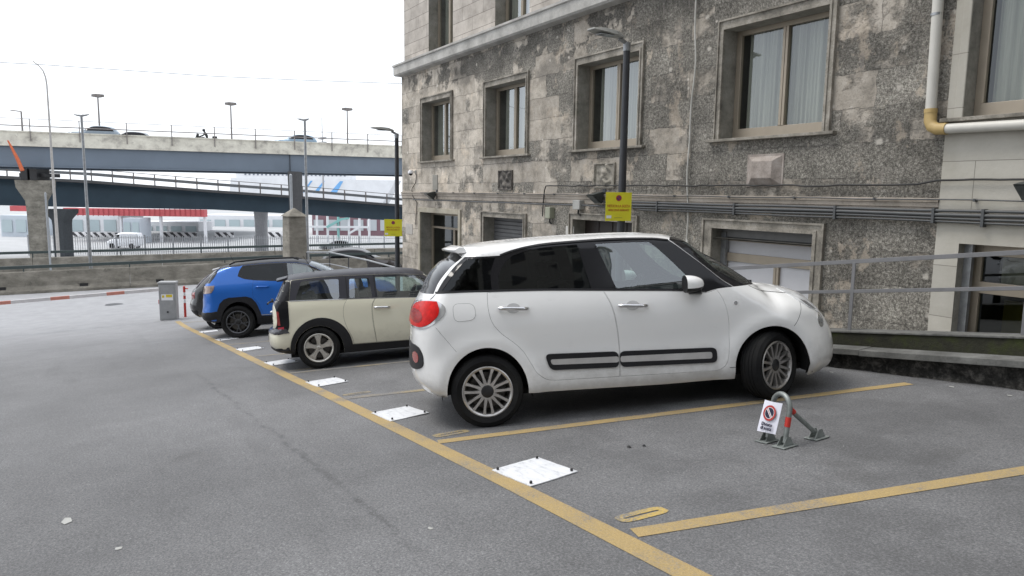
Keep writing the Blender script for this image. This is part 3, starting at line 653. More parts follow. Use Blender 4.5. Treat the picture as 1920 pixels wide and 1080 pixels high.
tag(slo(-4, 9.4, 7.12, 7.36, lambda s: st_(s) - .15, lambda s: mt_(s) - .022).build('moss_wall', M_moss), 'low concrete wall with dark green moss below the grey railing', 'low wall')
w_ = bpy.data.objects['moss_wall']; slo(-4, 9.4, 7.105, 7.38, lambda s: mt_(s) - .0215, mt_).build('coping', M_slab, w_, bevel=.005)
tag(slo(-4, 22.0, 7.36, 9.2, lambda s: gz(s, 8) - .3, lambda s: gz(s, 8) + .12).build('walkway_pavement', M_floor), kind='structure')
tag(slo(9.4, 22.0, 7.05, 7.36, lambda s: gz(s, 8) - .3, lambda s: gz(s, 8) + .122).build('walkway_kerb', M_slab), kind='structure')
rl = tag(empty('railing', P(5, 7.22, mt_(5))), 'grey flat-bar steel railing rising to the right on top of the mossy low wall', 'railing')
def rb(b, name): o = b.build(name, M_rail, None, bevel=.003); o.parent = rl; o.matrix_parent_inverse = Matrix.Translation(-rl.location)
rz = lambda s: -.445 - .1383 * (s - 3.10); rz2 = lambda s: -.769 - .1405 * (s - 3.07)
b = MB(); b.bar(P(6.62, 7.22, rz(6.62) - .006), P(-4, 7.22, rz(-4)), .012, .045); rb(b, 'top_rail')
b = MB(); b.bar(P(6.62, 7.22, rz2(6.62)), P(-4, 7.22, rz2(-4)), .010, .038); rb(b, 'mid_rail')
for s_ in (6.46, 4.76, 3.07, 1.38, -.31, -2.0): b = MB(); b.sbox(s_ - .02, s_ + .02, 7.213, 7.227, mt_(s_) - .01, rz(s_) - .01); rb(b, 'post')
# ------------------------------------------------------------------ lamp posts and yellow signs
OLDY = Vector((-.8561, .5168, 0)); OLDX = Vector((.5168, .8561, 0))   # away from / to the right of the camera, level
def lamp_post(s_, n_, ztop, lab, hd):
    zb = gz(s_, n_) + .11; o = tag(empty('lamp_post', P(s_, n_, zb)), lab, 'lamp post', 'anthracite lamp posts along the walkway'); h = ztop - zb
    b = MB(); b.tube([(0, 0, 0), (0, 0, h * .45), (0, 0, h - .12)], [.075, .068, .058], 16); b.build('pole', M_dark, o, smooth=50)
    b = MB(); b.tube([(0, 0, h - .14), (0, 0, h)], .064, 14); b.tube([(0, 0, h - .02), (0, -.16, h + .05)], .034, 10); b.build('bracket', M_galv, o, smooth=50)
    # flat LED head
    b = MB(); pr = [(-.10, .045), (-.30, .075), (-.55, .065), (-.78, .030)]; wd = [.05, .13, .14, .11]; vs = []
    for (y, t), w2 in zip(pr, wd):
        zc = h + .045 + (-y) * .09
        vs += [Vector((-w2, y, zc)), Vector((w2, y, zc)), Vector((w2 * .8, y, zc + t)), Vector((-w2 * .8, y, zc + t))]
    fs = [(0, 1, 2, 3), (15, 14, 13, 12)]
    for i in range(3):
        for j in range(4): fs.append((i * 4 + j, i * 4 + (j + 1) % 4, (i + 1) * 4 + (j + 1) % 4, (i + 1) * 4 + j))
    b.add(vs, fs); b.build('lamp_head', M_box, o, bevel=.008)
    b = MB(); b.box(-.09, .09, -.62, -.34, h + .064, h + .073, Matrix.Translation((0, 0, .0))); b.build('lens', simple('lamp lens', (.30, .31, .32), .2), o)
    return o
def yellow_sign(s_, n_, z0, z1, yaw, wdt, lab):
    M = Matrix.Translation(P(s_, n_, (z0 + z1) / 2)); nrm_ = (-OLDY).copy(); nrm_.rotate(Matrix.Rotation(yaw, 3, 'Z')); xr = Vector((0, 0, 1)).cross(nrm_).normalized()
    o = tag(empty('no_parking_sign', M=basis(P(s_, n_, (z0 + z1) / 2), xr, -nrm_, Vector((0, 0, 1)))), lab, 'sign', 'yellow no-parking signs on the lamp posts')
    h = (z1 - z0) / 2; w2 = wdt / 2; y0 = -.10
    b = MB(); b.box(-w2, w2, y0, y0 + .004, -h, h); b.box(-w2 + .004, w2 - .004, y0 + .004, y0 + .02, -h + .004, h - .004, None, 1); b.build('panel', [M_signy, M_signback], o, bevel=.002)
    b = MB(); b.tube([(0, y0 + .02, .12), (0, .0, .12)], .02, 6); b.tube([(0, y0 + .02, -.12), (0, .0, -.12)], .02, 6)
    for z in (.12, -.12): b.tube([(0, 0, z - .02), (0, 0, z + .02)], .073, 14)
    b.build('bracket', M_galv, o, smooth=40)
    def disc(r0, r1, mt, dy, nm, a0=0, a1=2 * math.pi):
        b = MB(); b.lathe([(r0, y0 - dy), (r1, y0 - dy)], 32, Matrix.Translation((0, 0, h * .60)), 0, a0, a1); return b.build(nm, mt, o, fixn=False)
    disc(0.0, .047, M_blue, .002, 'symbol'); disc(.035, .052, M_red, .003, 'symbol')
    b = MB(); b.box(-.046, .046, y0 - .0045, y0 - .004, -.008, .008, Matrix.Translation((0, 0, h * .60)) @ Matrix.Rotation(R(45), 4, 'Y')); b.build('symbol', M_red, o)
    RX = Matrix.Rotation(R(90), 4, 'X')
    def tx(s, size, z, mt, sq=1): text_mesh(s, size, Matrix.Translation((0, y0 - .003, z)) @ RX, 'lettering', mt, o, .0008, .0015, sq)
    tx('VIETATA LA SOSTA', .062, -.0 * h - .01, M_dred, .78); tx('NEGLI SPAZI RISERVATI', .046, -.075, M_dred, .80); tx('---------------', .03, -h * .8, simple('olive print', (.25, .24, .06), .5), 1)
    b = MB(); b.box(-w2 + .02, -w2 + .11, y0 - .003, y0 - .001, -h * .82, -h * .62); b.build('sticker', M_white, o)
lp1 = lamp_post(9.9, 8.2, 2.58, 'nearer anthracite lamp post with flat lamp head, behind the large white car', 0)
lp2 = lamp_post(20.4, 8.25, 1.72, 'farther anthracite lamp post at the end corner of the stone building', 0)
yellow_sign(9.94, 8.12, -.445, .05, R(12), .475, 'nearer yellow no-parking sign on the lamp post in front of the stone wall')
yellow_sign(20.45, 8.15, -1.315, -.81, R(4), .53, 'farther yellow no-parking sign on the lamp post by the building corner')
# ------------------------------------------------------------------ parking barrier (hoop with a paper sign)
o = tag(empty('parking_barrier', P(3.33, 4.23, gz(3.33, 4.23))), 'small grey folding parking barrier with a white no-parking paper and red bands', 'parking barrier')
def lo(s_, n_, z): return P(s_, n_, gz(s_, n_) + z) - o.location
A_, B_ = (3.38, 4.245), (3.21, 4.22); b = MB(); pts = []
for i in range(15):
    a = math.pi * i / 14; sx_ = (A_[0] + B_[0]) / 2 + .088 * math.cos(a); pts.append(lo(sx_, 4.23 - .02 * math.cos(a) * -1 + .035, .27 + .095 * math.sin(a)))
pts = [lo(A_[0], A_[1], .03)] + pts + [lo(B_[0], B_[1], .03)]
pts[0] = lo(3.38, 4.245, .03)
b.tube(pts, .0185, 12); b.build('hoop', M_galv2, o, smooth=50)
b = MB(); b.tube([lo(3.215, 4.25, .27), lo(3.20, 4.53, .05)], .0175, 12); b.build('strut', M_galv2, o, smooth=50)
for (s_, n_) in (A_, B_, (3.19, 4.545)):
    b = MB(); vs = [lo(s_ + dx, n_ + dy, z) for dx, dy, z in ((-.055, -.075, .004), (.055, -.075, .004), (.055, .075, .004), (-.055, .075, .004), (-.055, -.075, .012), (.055, -.075, .012), (.055, .075, .012), (-.055, .075, .012))]
    b.hexa([vs[1], vs[0], vs[3], vs[2], vs[5], vs[4], vs[7], vs[6]])
    for sg in (-1, 1): 
        e = [lo(s_ + sg * .026, n_ - .06, .012), lo(s_ + sg * .026, n_ + .06, .012), lo(s_ + sg * .024, n_ + .02, .075), lo(s_ + sg * .024, n_ - .02, .075)]; e2 = [v + Vector((.004, 0, 0)) for v in e]
        b.add(e + e2, [(0, 1, 2, 3), (7, 6, 5, 4), (0, 4, 5, 1), (1, 5, 6, 2), (2, 6, 7, 3), (3, 7, 4, 0)])
    b.build('foot', M_galv2, o, bevel=.002)
b = MB(); b.tube([lo(3.2086, 4.232, .145), lo(3.2079, 4.2393, .215)], .0208, 12); b.build('reflective_band', M_redpaint, o, smooth=50)
b = MB(); b.tube([lo(3.214, 4.265, .262), lo(3.212, 4.295, .238)], .0205, 12); b.build('reflective_band', M_redpaint, o, smooth=50)
# the paper, its lower edge blown out towards the street
c0 = lo(3.400, 4.215, .315); c1 = lo(3.235, 4.200, .315); c2 = lo(3.255, 4.165, .090); c3 = lo(3.415, 4.170, .088)
b = MB(); N_ = 8; vs = []
for i in range(N_ + 1):
    for j in range(N_ + 1):
        u, v = i / N_, j / N_; p_ = (c0 * (1 - u) + c1 * u) * (1 - v) + (c3 * (1 - u) + c2 * u) * v; vs.append(p_ + Vector((0, -.008 * math.sin(math.pi * u) * (1 - v) - .004 * math.sin(3 * u + 2 * v), 0)))
nv = len(vs); vs += [v + Vector((0, .002, 0)) for v in vs]
b.add(vs, [(i * (N_ + 1) + j, i * (N_ + 1) + j + 1, (i + 1) * (N_ + 1) + j + 1, (i + 1) * (N_ + 1) + j) for i in range(N_) for j in range(N_)] + [(nv + i * (N_ + 1) + j, nv + (i + 1) * (N_ + 1) + j, nv + (i + 1) * (N_ + 1) + j + 1, nv + i * (N_ + 1) + j + 1) for i in range(N_) for j in range(N_)])
pp = b.build('paper_sign', simple('white paper', (.72, .72, .80), .5, 0, .02), o, smooth=50)
ux = (c1 - c0).normalized(); uz = ((c0 + c1) / 2 - (c2 + c3) / 2).normalized(); un = ux.cross(uz).normalized()
if un.y > 0: un = -un
cc = (c0 + c1 + c2 + c3) / 4
def pm(dx, dz, off): return basis(cc + ux * dx + uz * dz + un * off, ux, -un, uz)
def ringm(r0, r1, off, mt): b = MB(); b.lathe([(r0 * .74, 0), (r1 * .74, 0)], 36, pm(.0, .030, off)); b.build('symbol', mt, pp, fixn=False)
ringm(0, .073, .012, M_navy); ringm(.058, .078, .0135, M_red); ringm(.0535, .058, .0130, M_white)
b = MB(); b.box(-.058, .058, 0, .0005, .004, .011, pm(0, .030, .0145) @ Matrix.Rotation(R(50), 4, 'Y') @ Matrix.Scale(.74, 4)); b.box(-.058, .058, 0, .0005, -.011, -.004, pm(0, .030, .0145) @ Matrix.Rotation(R(50), 4, 'Y') @ Matrix.Scale(.74, 4)); b.build('symbol', M_white, pp)
b = MB(); b.box(-.062, .062, 0, .0004, -.003, .003, pm(0, .030, .0150) @ Matrix.Rotation(R(50), 4, 'Y') @ Matrix.Scale(.74, 4)); b.build('symbol', M_red, pp)
for t_, z in (('Divieto', -.066), ('di sosta', -.096)):
    text_mesh(t_, .034, pm(0, z, .0125) @ Matrix.Rotation(R(90), 4, 'X'), 'lettering', M_navy, pp, .0004, .0012)
# ------------------------------------------------------------------ barrier cabinet, boom, red and white post
cz = gz(23.35, 2.2)
o = tag(empty('barrier_cabinet', M=Matrix.Translation(P(23.35, 2.2, cz)) @ Matrix.Rotation(R(-20), 4, 'Z')), 'light grey barrier cabinet with a yellow sticker at the car park entrance', 'barrier cabinet')
b = MB(); b.box(-.15, .15, -.235, .235, 0, 1.08); b.build('housing', M_cab, o, bevel=.02)
b = MB(); b.box(-.165, .165, -.25, .25, 1.08, 1.145); b.build('lid', M_cab, o, bevel=.02)
b = MB(); b.box(.15, .156, -.19, .19, .05, 1.02); b.build('door', M_cab, o, bevel=.003)
b = MB(); b.box(.157, .160, -.16, .16, .60, .78); st2 = b.build('sticker', M_white, o)
b = MB(); b.box(.161, .163, -.03, .14, .69, .77); b.box(.161, .163, -.14, -.08, .68, .75); b.build('symbol', simple('yellow print', (.65, .50, .03), .5), st2)
b = MB(); b.tube([(.156, .0, .25), (.17, .0, .25)], .03, 10); b.build('lock', M_dark, o, smooth=40)
b = MB(); b.box(-.05, .05, -.275, -.235, .48, .60); b.build('signal_lamp', M_redpaint, o)
o = tag(empty('barrier_boom', P(23.3, 1.95, cz + .92)), 'white and red striped barrier boom reaching left from the grey cabinet', 'boom')
b = MB(); y = 0.0; i = 0
while y > -7:
    y2 = y - (.9 if i % 2 == 0 else .45); b.box(-.03, .03, y2, y, -.045, .045, Matrix.Rotation(R(-2.4), 4, 'X') if False else Matrix.Rotation(R(2.2), 4, 'X'), i % 2); y = y2; i += 1
b.build('arm', [simple('boom white', (.62, .60, .60), .5), simple('boom red', (.55, .22, .17), .5)], o)
o = tag(empty('bollard', P(23.6, 2.66, gz(23.6, 2.66))), 'thin red and white post beside the barrier cabinet', 'bollard')
b = MB(); zz = [0, .44, .56, .66, .76, .92]
for i in range(5): b.tube([(0, 0, zz[i]), (0, 0, zz[i + 1])], .035, 12, i % 2)
b.build('post', [M_redpaint, M_white], o, smooth=50)
b = MB(); b.tube([(0, 0, .88), (.05, .1, .87)], .018, 8); b.tube([(0, 0, .92), (0, 0, .95)], [.035, .02], 12); b.build('hook', M_redpaint, o, smooth=40)
b = MB(); b.tube([P(30.0, 1.0, gz(30, 1) + .006), P(30, 1.0, gz(30, 1) + .012)], .30, 20); tag(b.build('manhole_cover', M_dark, smooth=40), 'round dark manhole cover on the road left of the cabinet', 'manhole cover')
b = MB(); c_ = (7.2, -.2)
tag(b.add([P(5.14 + a * .09, -.16 + d * .035, gz(5.1, -.16) + .005) for a, d in ((-.6, -.4), (-.1, -.9), (.6, -.3), (.4, .6), (-.3, .8))], [(0, 1, 2, 3, 4)]).build('litter_scrap', M_box), 'small white scrap of litter on the left foreground asphalt', 'litter')

# ------------------------------------------------------------------ concrete walls across the street
def wy(y0, s_): return s_
def barrier_wall(sL, nL, sR, nR, h, lab, name, railz):
    b = MB(); A = P(sL, nL, 0); B = P(sR, nR, 0); L = (B - A).length; t = (B - A).normalized(); nrm_ = Vector((t.y, -t.x, 0))
    if nrm_.x < 0: nrm_ = -nrm_
    o = tag(empty(name, A + Vector((0, 0, gz(sL, nL)))), lab, 'concrete wall'); x = 0; rr = random.Random(3); k = 0
    while x < L:
        x2 = min(L, x + 6.0) - .02; z = gz(-(A + t * x).x, (A + t * x).y)
        pr = [(.30, -.3), (.30, .12), (.17, .30), (.12, h - .04), (.10, h), (-.10, h), (-.12, h - .04), (-.3, -.3)]
        n_ = len(pr); vs = []
        for xx in (x, x2):
            z = gz(-(A + t * xx).x, (A + t * xx).y); vs += [t * xx + nrm_ * a + Vector((0, 0, c + z - gz(sL, nL))) for a, c in pr]
        b.add(vs, [tuple(range(n_)), tuple(range(2 * n_ - 1, n_ - 1, -1))] + [(i, (i + 1) % n_, (i + 1) % n_ + n_, i + n_) for i in range(n_)])
        x += 6.0; k += 1
    b.build('wall', M_conc, o)
    x = 1.2
    while x < L - 1:
        z = gz(-(A + t * x).x, (A + t * x).y) - gz(sL, nL); c = MB(); p_ = t * x + nrm_ * .19 + Vector((0, 0, z + .22))
        c.bar(p_ - t * .16, p_ + t * .16, .10, .22 if k % 2 else .2); c.build('drain_opening', M_blk, o); x += 3.0
    c = MB(); rz_ = [t * x + Vector((0, 0, gz(-(A + t * x).x, (A + t * x).y) - gz(sL, nL) + railz)) for x in np.arange(0, L, 2.0)]
    for a, d in zip(rz_[:-1], rz_[1:]): c.bar(a, d, .09, .13)
    for v in rz_[::2]: c.bar(v - Vector((0, 0, railz - h)), v, .05, .05, 0, Vector((1, 0, 0)))
    c.build('rail', simple('dark green rail', (.045, .062, .062), .5), o)
    return o
barrier_wall(38.6, -22, 35.2, 17, .93, 'nearer long weathered concrete road barrier wall with dark rail across the far road', 'road_barrier_wall', 1.12)
barrier_wall(46.2, -26, 42.8, 20, 1.02, 'farther concrete road barrier wall with dark rail, seen over the nearer one', 'road_barrier_wall', 1.30)
# stone pillar with a pyramid cap
c = at(553, 470, 31); o = tag(empty('stone_pillar', (c.x, c.y, gz(-c.x, c.y))), 'square stone pillar with pyramid cap in front of the far road', 'pillar')
zt_ = at(553, 405, 31).z - o.location.z; za = at(553, 392, 31).z - o.location.z
M_ = Matrix.Rotation(R(8), 4, 'Z'); b = MB(); w0, w1 = .42, .37
b.hexa([M_ @ Vector(v) for v in ((-w0, -w0, 0), (w0, -w0, 0), (w0, w0, 0), (-w0, w0, 0), (-w1, -w1, zt_), (w1, -w1, zt_), (w1, w1, zt_), (-w1, w1, zt_))]); b.build('shaft', M_conc, o, bevel=.03)
b = MB(); b.hexa([M_ @ Vector(v) for v in ((-.44, -.44, zt_), (.44, -.44, zt_), (.44, .44, zt_), (-.44, .44, zt_), (-.02, -.02, za + .05), (.02, -.02, za + .05), (.02, .02, za + .05), (-.02, .02, za + .05))]); b.build('cap', M_conc, o)
# handrail of the stair at the building corner
a0 = at(575, 473, 28); a1 = at(618, 473, 28); a2 = at(690, 488, 27); a3 = at(742, 502, 26); o = tag(empty('stair_handrail', (a1.x, a1.y, gz(-a1.x, a1.y))), 'thin metal stair handrail sloping down beside the building corner', 'handrail')
b = MB(); b.tube([v - o.location for v in (a0, a1, a2, a3)], .032, 8); b.build('rail', M_galv, o, smooth=40)
b = MB(); b.tube([v - o.location - Vector((0, 0, .45)) for v in (a0, a1, a2, a3)], .02, 8); b.build('rail', M_galv, o, smooth=40)
for v in (a0, a1, (a1 + a2) / 2, a2, a3):
    b = MB(); b.tube([v - o.location, Vector((v.x, v.y, gz(-v.x, v.y))) - o.location], .022, 6); b.build('post', M_dark, o, smooth=40)

# ------------------------------------------------------------------ port ground, viaduct and ramp
PZ = -7.6
M_quay = simple('pale quay paving', (.40, .41, .42), .9, 0, .1, .2)  # ground tone kept pale to stand in for distance haze
b = MB(); b.add([P(45.5, -900, PZ), P(45.5, 900, PZ), P(2200, 900, PZ), P(2200, -900, PZ)], [(0, 1, 2, 3)])
tag(b.build('quay_ground', M_quay), kind='structure')
M_girder = simple('slate blue girder paint', (.155, .19, .235), .5, .1, .06, .6)  # paint colour lightened to include distance haze
M_girder2 = simple('dark teal girder paint', (.040, .068, .094), .5, .1, .12, .5)  # haze over the ramp mixed into this paint colour
M_deckc = simple('grey deck concrete', (.17, .17, .17), .85, 0, .2, 1.2)
M_railg = simple('viaduct rail steel', (.22, .20, .19), .5, .3)
VA, VB = at(0, 247, 56), at(755, 274, 70); VA, VB = Vector((VA.x, VA.y, 4.30)), Vector((VB.x, VB.y, 4.42))
vt = (VB - VA).normalized(); vn = Vector((vt.y, -vt.x, 0)).normalized()
if vn.dot(Vector((VA.x, VA.y, 0))) < 0: vn = -vn     # vn points away from the camera
va = tag(empty('road_viaduct', (VA.x, VA.y, PZ)), 'upper road viaduct with stained concrete parapet and slate blue steel girder', 'viaduct')
def vp(x, y, dz): return VA + vt * x + vn * y + Vector((0, 0, dz)) - va.location
X0, X1 = -22, 75
def prof_run(fn, poly, xs, mat, name, parent, mi=0, **k):
    b = MB(); n_ = len(poly); vs = [fn(x, y, z) for x in xs for y, z in poly]
    fs = [tuple(range(n_))[::-1], tuple((len(xs) - 1) * n_ + i for i in range(n_))]
    for i in range(len(xs) - 1):
        for j in range(n_): fs.append((i * n_ + j, i * n_ + (j + 1) % n_, (i + 1) * n_ + (j + 1) % n_, (i + 1) * n_ + j))
    b.add(vs, fs); return b.build(name, mat, parent, **k)
xs = list(np.linspace(X0, X1, 12))
prof_run(vp, [(-.05, -1.12), (-.05, -.04), (-.12, -.04), (-.12, .06), (.32, .06), (.32, -.6), (.2, -1.12)], xs, M_parap, 'parapet', va)
prof_run(vp, [(.25, -1.12), (.25, -.6), (11.5, -.6), (11.5, -1.4), (.6, -1.4), (.6, -1.12)], xs, M_deckc, 'deck', va)
prof_run(vp, [(11.4, -1.0), (11.4, .06), (11.8, .06), (11.8, -1.2)], xs, M_parap, 'parapet', va)
for yy in (.25, 8.8):
    g = prof_run(vp, [(yy, -1.13), (yy + .05, -1.13), (yy + .05, -2.66), (yy + .35, -2.66), (yy + .35, -2.74), (yy - .14, -2.74), (yy - .14, -2.66), (yy, -2.66)], xs, M_girder, 'girder', va)
prof_run(vp, [(.5, -2.0), (8.8, -2.0), (8.8, -2.1), (.5, -2.1)], xs, M_girder, 'cross_bracing', va)
b = MB(); j_ = [at(565, 300, 66).dot(vt)];
for x in (29.3 - 7.5,):
    b.box(-.04, .04, -.02, .02, -1.5, 0, Matrix.Translation(vp(x, .2, -1.12)))
b.build('expansion_joint', M_blk, va)
# parapet railing: posts at the photographed spacing, two rails
def ray_x(px, y_=0):                                   # distance along the viaduct edge that a photo column meets
    lo_, hi_ = -60, 110
    for _ in range(50):
        m_ = (lo_ + hi_) / 2; w_ = vp(m_, y_, 0) + va.location; p_ = 960 + 1349.57 * w_.dot(_r) / w_.dot(_f)
        if p_ < px: lo_ = m_
        else: hi_ = m_
    return lo_
pc = [57, 150, 238, 322, 403, 480, 553, 623, 690, 753]
xsp = [ray_x(c) for c in pc]; dxp = (xsp[-1] - xsp[0]) / 9; x = xsp[0] - 5 * dxp
while x < X1 - 2:
    b = MB(); b.bar(vp(x, -.16, -.7), vp(x, -.16, 1.02), .07, .10, 0, Vector((1, 0, 0))); b.build('rail_post', M_railg, va); x += dxp
for dz, r_ in ((.45, .045), (1.0, .022)):
    b = MB(); b.tube([vp(X0, -.16, dz), vp(X1, -.16, dz)], r_, 6); b.build('rail', M_railg, va, smooth=60)
# twin-headed lamps on the viaduct
for px, py, yb, hd in ((188, 182, 247, .34), (435, 197, 258, .34), (652, 207, 265, .34), (43, 210, 247, .1)):
    x = ray_x(px, 6); base = vp(x, 6, -1.0) + va.location; d_ = base.dot(_f); tp = at(px, py, d_)
    o = tag(empty('viaduct_lamp', base), {188: 'leftmost twin-headed lamp rising above the viaduct', 435: 'middle twin-headed lamp above the viaduct, right of the motorcyclist', 652: 'rightmost twin-headed lamp above the viaduct, near the building', 43: 'thin faint single lamp post at the far left of the viaduct'}[px], 'street lamp', 'lamp posts on the viaduct')
    h = tp.z - base.z; b = MB(); b.tube([(0, 0, 0), (0, 0, h)], [.09, .06], 8); b.build('pole', M_railg, o, smooth=40)
    if px > 100:
        for sg in (-1, 1): b = MB(); b.hexa([v for v in (OLDX * (sg * .42) + Vector((0, -.15, h - .05)), OLDX * (sg * .04) + Vector((0, -.15, h - .12)), OLDX * (sg * .04) + Vector((0, .15, h - .12)), OLDX * (sg * .42) + Vector((0, .15, h - .05)), OLDX * (sg * .42) + Vector((0, -.12, h + .16)), OLDX * (sg * .04) + Vector((0, -.15, h + .2)), OLDX * (sg * .04) + Vector((0, .15, h + .2)), OLDX * (sg * .42) + Vector((0, .12, h + .16)))]); b.build('lamp_head', M_railg, o)
    else: b = MB(); b.tube([Vector((0, 0, h)), OLDX * -.9 + Vector((0, 0, h + .1))], .05, 6); b.build('lamp_head', M_railg, o, smooth=40)
# mast with small platforms
b = MB(); x = ray_x(605, 30); base = vp(x, 30, -6) + va.location; d_ = base.dot(_f); tp = at(604, 222, d_); b.tube([Vector((0, 0, 0)), Vector((0, 0, tp.z - base.z))], [.14, .05], 6)
for dz in (2.6, 3.2, 3.9): b.box(-.9 if dz < 3.5 else -.4, .9 if dz < 3.5 else .4, -.3, .3, tp.z - base.z - dz - .25, tp.z - base.z - dz)
o = b.build('antenna_mast', simple('hazed mast', (.45, .45, .46), .7)); o.location = base; tag(o, 'faint pale antenna mast behind the viaduct', 'mast')  # pale mast colour stands in for haze
# piers of the viaduct
def pier(px0, px1, ytop, d_, lab, flare=True, mat=None, wd=1.2, depth=2.2):
    c = at((px0 + px1) / 2, ytop, d_); w_ = (px1 - px0) / 1349.57 * d_; o = tag(empty('viaduct_pier', (c.x, c.y, PZ)), lab, 'pier', 'concrete piers under the viaduct')
    h = c.z - PZ; Mx = basis(Vector((0, 0, 0)), OLDX, OLDY, Vector((0, 0, 1))); b = MB(); K = 10
    rows = [(0, w_ * .36, depth * .4), (h * .70, w_ * .37, depth * .4), (h * .80, w_ * .40, depth * .42), (h * .93, w_ * (.75 if flare else .40), depth * .5), (h, w_ * (.78 if flare else .40), depth * .5)]
    vs = []
    for z, a, c_ in rows:
        for i in range(K): t = 2 * math.pi * (i + .5) / K; sx_ = math.copysign(abs(math.cos(t)) ** .5, math.cos(t)); sy_ = math.copysign(abs(math.sin(t)) ** .5, math.sin(t)); vs.append(Mx @ Vector((a * sx_, c_ * sy_, z)))
    b.add(vs, [(i * K + j, i * K + (j + 1) % K, (i + 1) * K + (j + 1) % K, (i + 1) * K + j) for i in range(len(rows) - 1) for j in range(K)] + [tuple((len(rows) - 1) * K + j for j in range(K))]); b.build('column', mat or M_conc, o, smooth=35)
    return o, h, w_, Mx
o, h, w_, Mx = pier(44, 88, 338, 57.5, 'tall weathered concrete viaduct pier at the left of the photo', depth=1.3)
b = MB(); 
for sx_ in (-.35, .38): b.box(sx_ - .28, sx_ + .28, -.8, .8, h, h + .9, Mx)
b.box(-1.0, 1.05, -.4, 1.6, h + .25, h + .55, Mx); b.build('bearing', M_blk, o, bevel=.03)
b = MB(); b.tube([Mx @ Vector((-.85, -1.6, h + 3.0)), Mx @ Vector((-.65, -1.6, h + 2.6)), Mx @ Vector((-.2, -1.6, h + 1.6)), Mx @ Vector((.12, -1.6, h + .7))], [.05, .08, .13, .15], 8); b.build('hose', simple('orange drain hose', (.55, .12, .04), .5), o, smooth=60)
pier(540, 566, 322, 65, 'dark viaduct pier behind the stone pillar', False, simple('dark pier concrete', (.07, .07, .072), .9), depth=2)
pier(98, 132, 392, 74, 'stocky flared pier under the lower ramp, right of the tall pier', True, simple('pier grey', (.10, .11, .12), .9))
pier(476, 502, 392, 88, 'pale round pier under the lower ramp', False, simple('pale pier', (.50, .50, .52), .9))
# lower ramp
ra = tag(empty('lower_ramp', (VA.x, VA.y, PZ)), 'lower descending road ramp with dark teal girder and guardrail, below the viaduct', 'ramp')
rk = [(-130, .075), (0, 0), (150, 0), (300, 0), (450, 0), (600, 0), (755, 0), (900, 0)]
def interp(px, T): return float(np.interp(px, [t[0] for t in T], [t[1] for t in T]))
topT = [(-300, 318), (0, 334.6), (167, 343), (400, 361), (567, 372.5), (755, 388), (1000, 411)]
botT = [(-300, 378), (0, 385), (167, 389), (400, 393), (567, 402), (755, 415), (1000, 440)]
dT = [(-300, 66), (0, 70), (755, 88), (1000, 95)]
RX_ = np.linspace(-300, 1000, 40)
cen = [at(x, interp(x, topT), interp(x, dT)) for x in RX_]; bot = [at(x, interp(x, botT), interp(x, dT)) for x in RX_]
tdir = (cen[-1] - cen[0]).normalized(); rn = Vector((tdir.y, -tdir.x, 0)).normalized(); rn = rn if rn.dot(cen[0]) > 0 else -rn
def ramp_run(off_fn, name, mat, **k):
    b = MB(); rings = [off_fn(i) for i in range(len(RX_))]; n_ = len(rings[0]); b.add([v - ra.location for r in rings for v in r], [(i * n_ + j, i * n_ + (j + 1) % n_, (i + 1) * n_ + (j + 1) % n_, (i + 1) * n_ + j) for i in range(len(rings) - 1) for j in range(n_)] + [tuple(range(n_))[::-1], tuple((len(rings) - 1) * n_ + j for j in range(n_))]); return b.build(name, mat, ra, **k)
Z_ = Vector((0, 0, 1))
ramp_run(lambda i: [cen[i] - rn * .5 - Z_ * .0, cen[i] - rn * .5 + Z_ * .28, cen[i] + rn * 8 + Z_ * .28, cen[i] + rn * 8 - Z_ * .3, cen[i] - Z_ * .3 + rn * .3, cen[i] - Z_ * .02 + rn * .2], 'deck', simple('ramp deck edge', (.115, .115, .118), .8, 0, .15, 1))
ramp_run(lambda i: [cen[i] + rn * .12 - Z_ * .03, cen[i] + rn * .35, bot[i] + rn * .35, bot[i] + rn * .12], 'girder', M_girder2)
for dz, hh in ((.62, .14), (.86, .10)):
    ramp_run(lambda i: [cen[i] - rn * .3 + Z_ * (.28 + dz - hh), cen[i] - rn * .3 + Z_ * (.28 + dz + hh), cen[i] - rn * .18 + Z_ * (.28 + dz + hh), cen[i] - rn * .18 + Z_ * (.28 + dz - hh)] if dz < .8 else [cen[i] + rn * 7.8 + Z_ * (.2 + dz - hh), cen[i] + rn * 7.8 + Z_ * (.2 + dz + hh), cen[i] + rn * 7.9 + Z_ * (.2 + dz + hh), cen[i] + rn * 7.9 + Z_ * (.2 + dz - hh)], 'guardrail', simple('guardrail steel', (.20, .21, .22), .5, .3))
ramp_run(lambda i: [cen[i] - rn * .3 + Z_ * 1.38, cen[i] - rn * .3 + Z_ * 1.45, cen[i] - rn * .25 + Z_ * 1.45, cen[i] - rn * .25 + Z_ * 1.38], 'guardrail', M_railg)
L_ = (cen[-1] - cen[0]).length; nump = 34
for i in range(nump):
    t = i / (nump - 1) * (len(RX_) - 1); a = int(min(t, len(RX_) - 2)); p_ = cen[a].lerp(cen[a + 1], t - a) - rn * .3 - ra.location
    b = MB(); b.bar(p_ + Z_ * .25, p_ + Z_ * 1.45, .12, .10, 0, Vector((1, 0, 0))); b.build('rail_post', M_railg, ra)
# overhead wire
b = MB(); b.tube([at(px, py, d_) for px, py, d_ in ((-420, 88, 27), (-200, 105, 28), (0, 117, 29), (75, 121, 29.5), (400, 143, 31), (560, 150, 32), (757, 157, 33))], .011, 5)
tag(b.build('overhead_wire', M_cable2, smooth=60), 'thin overhead wire crossing the white sky', 'wire')
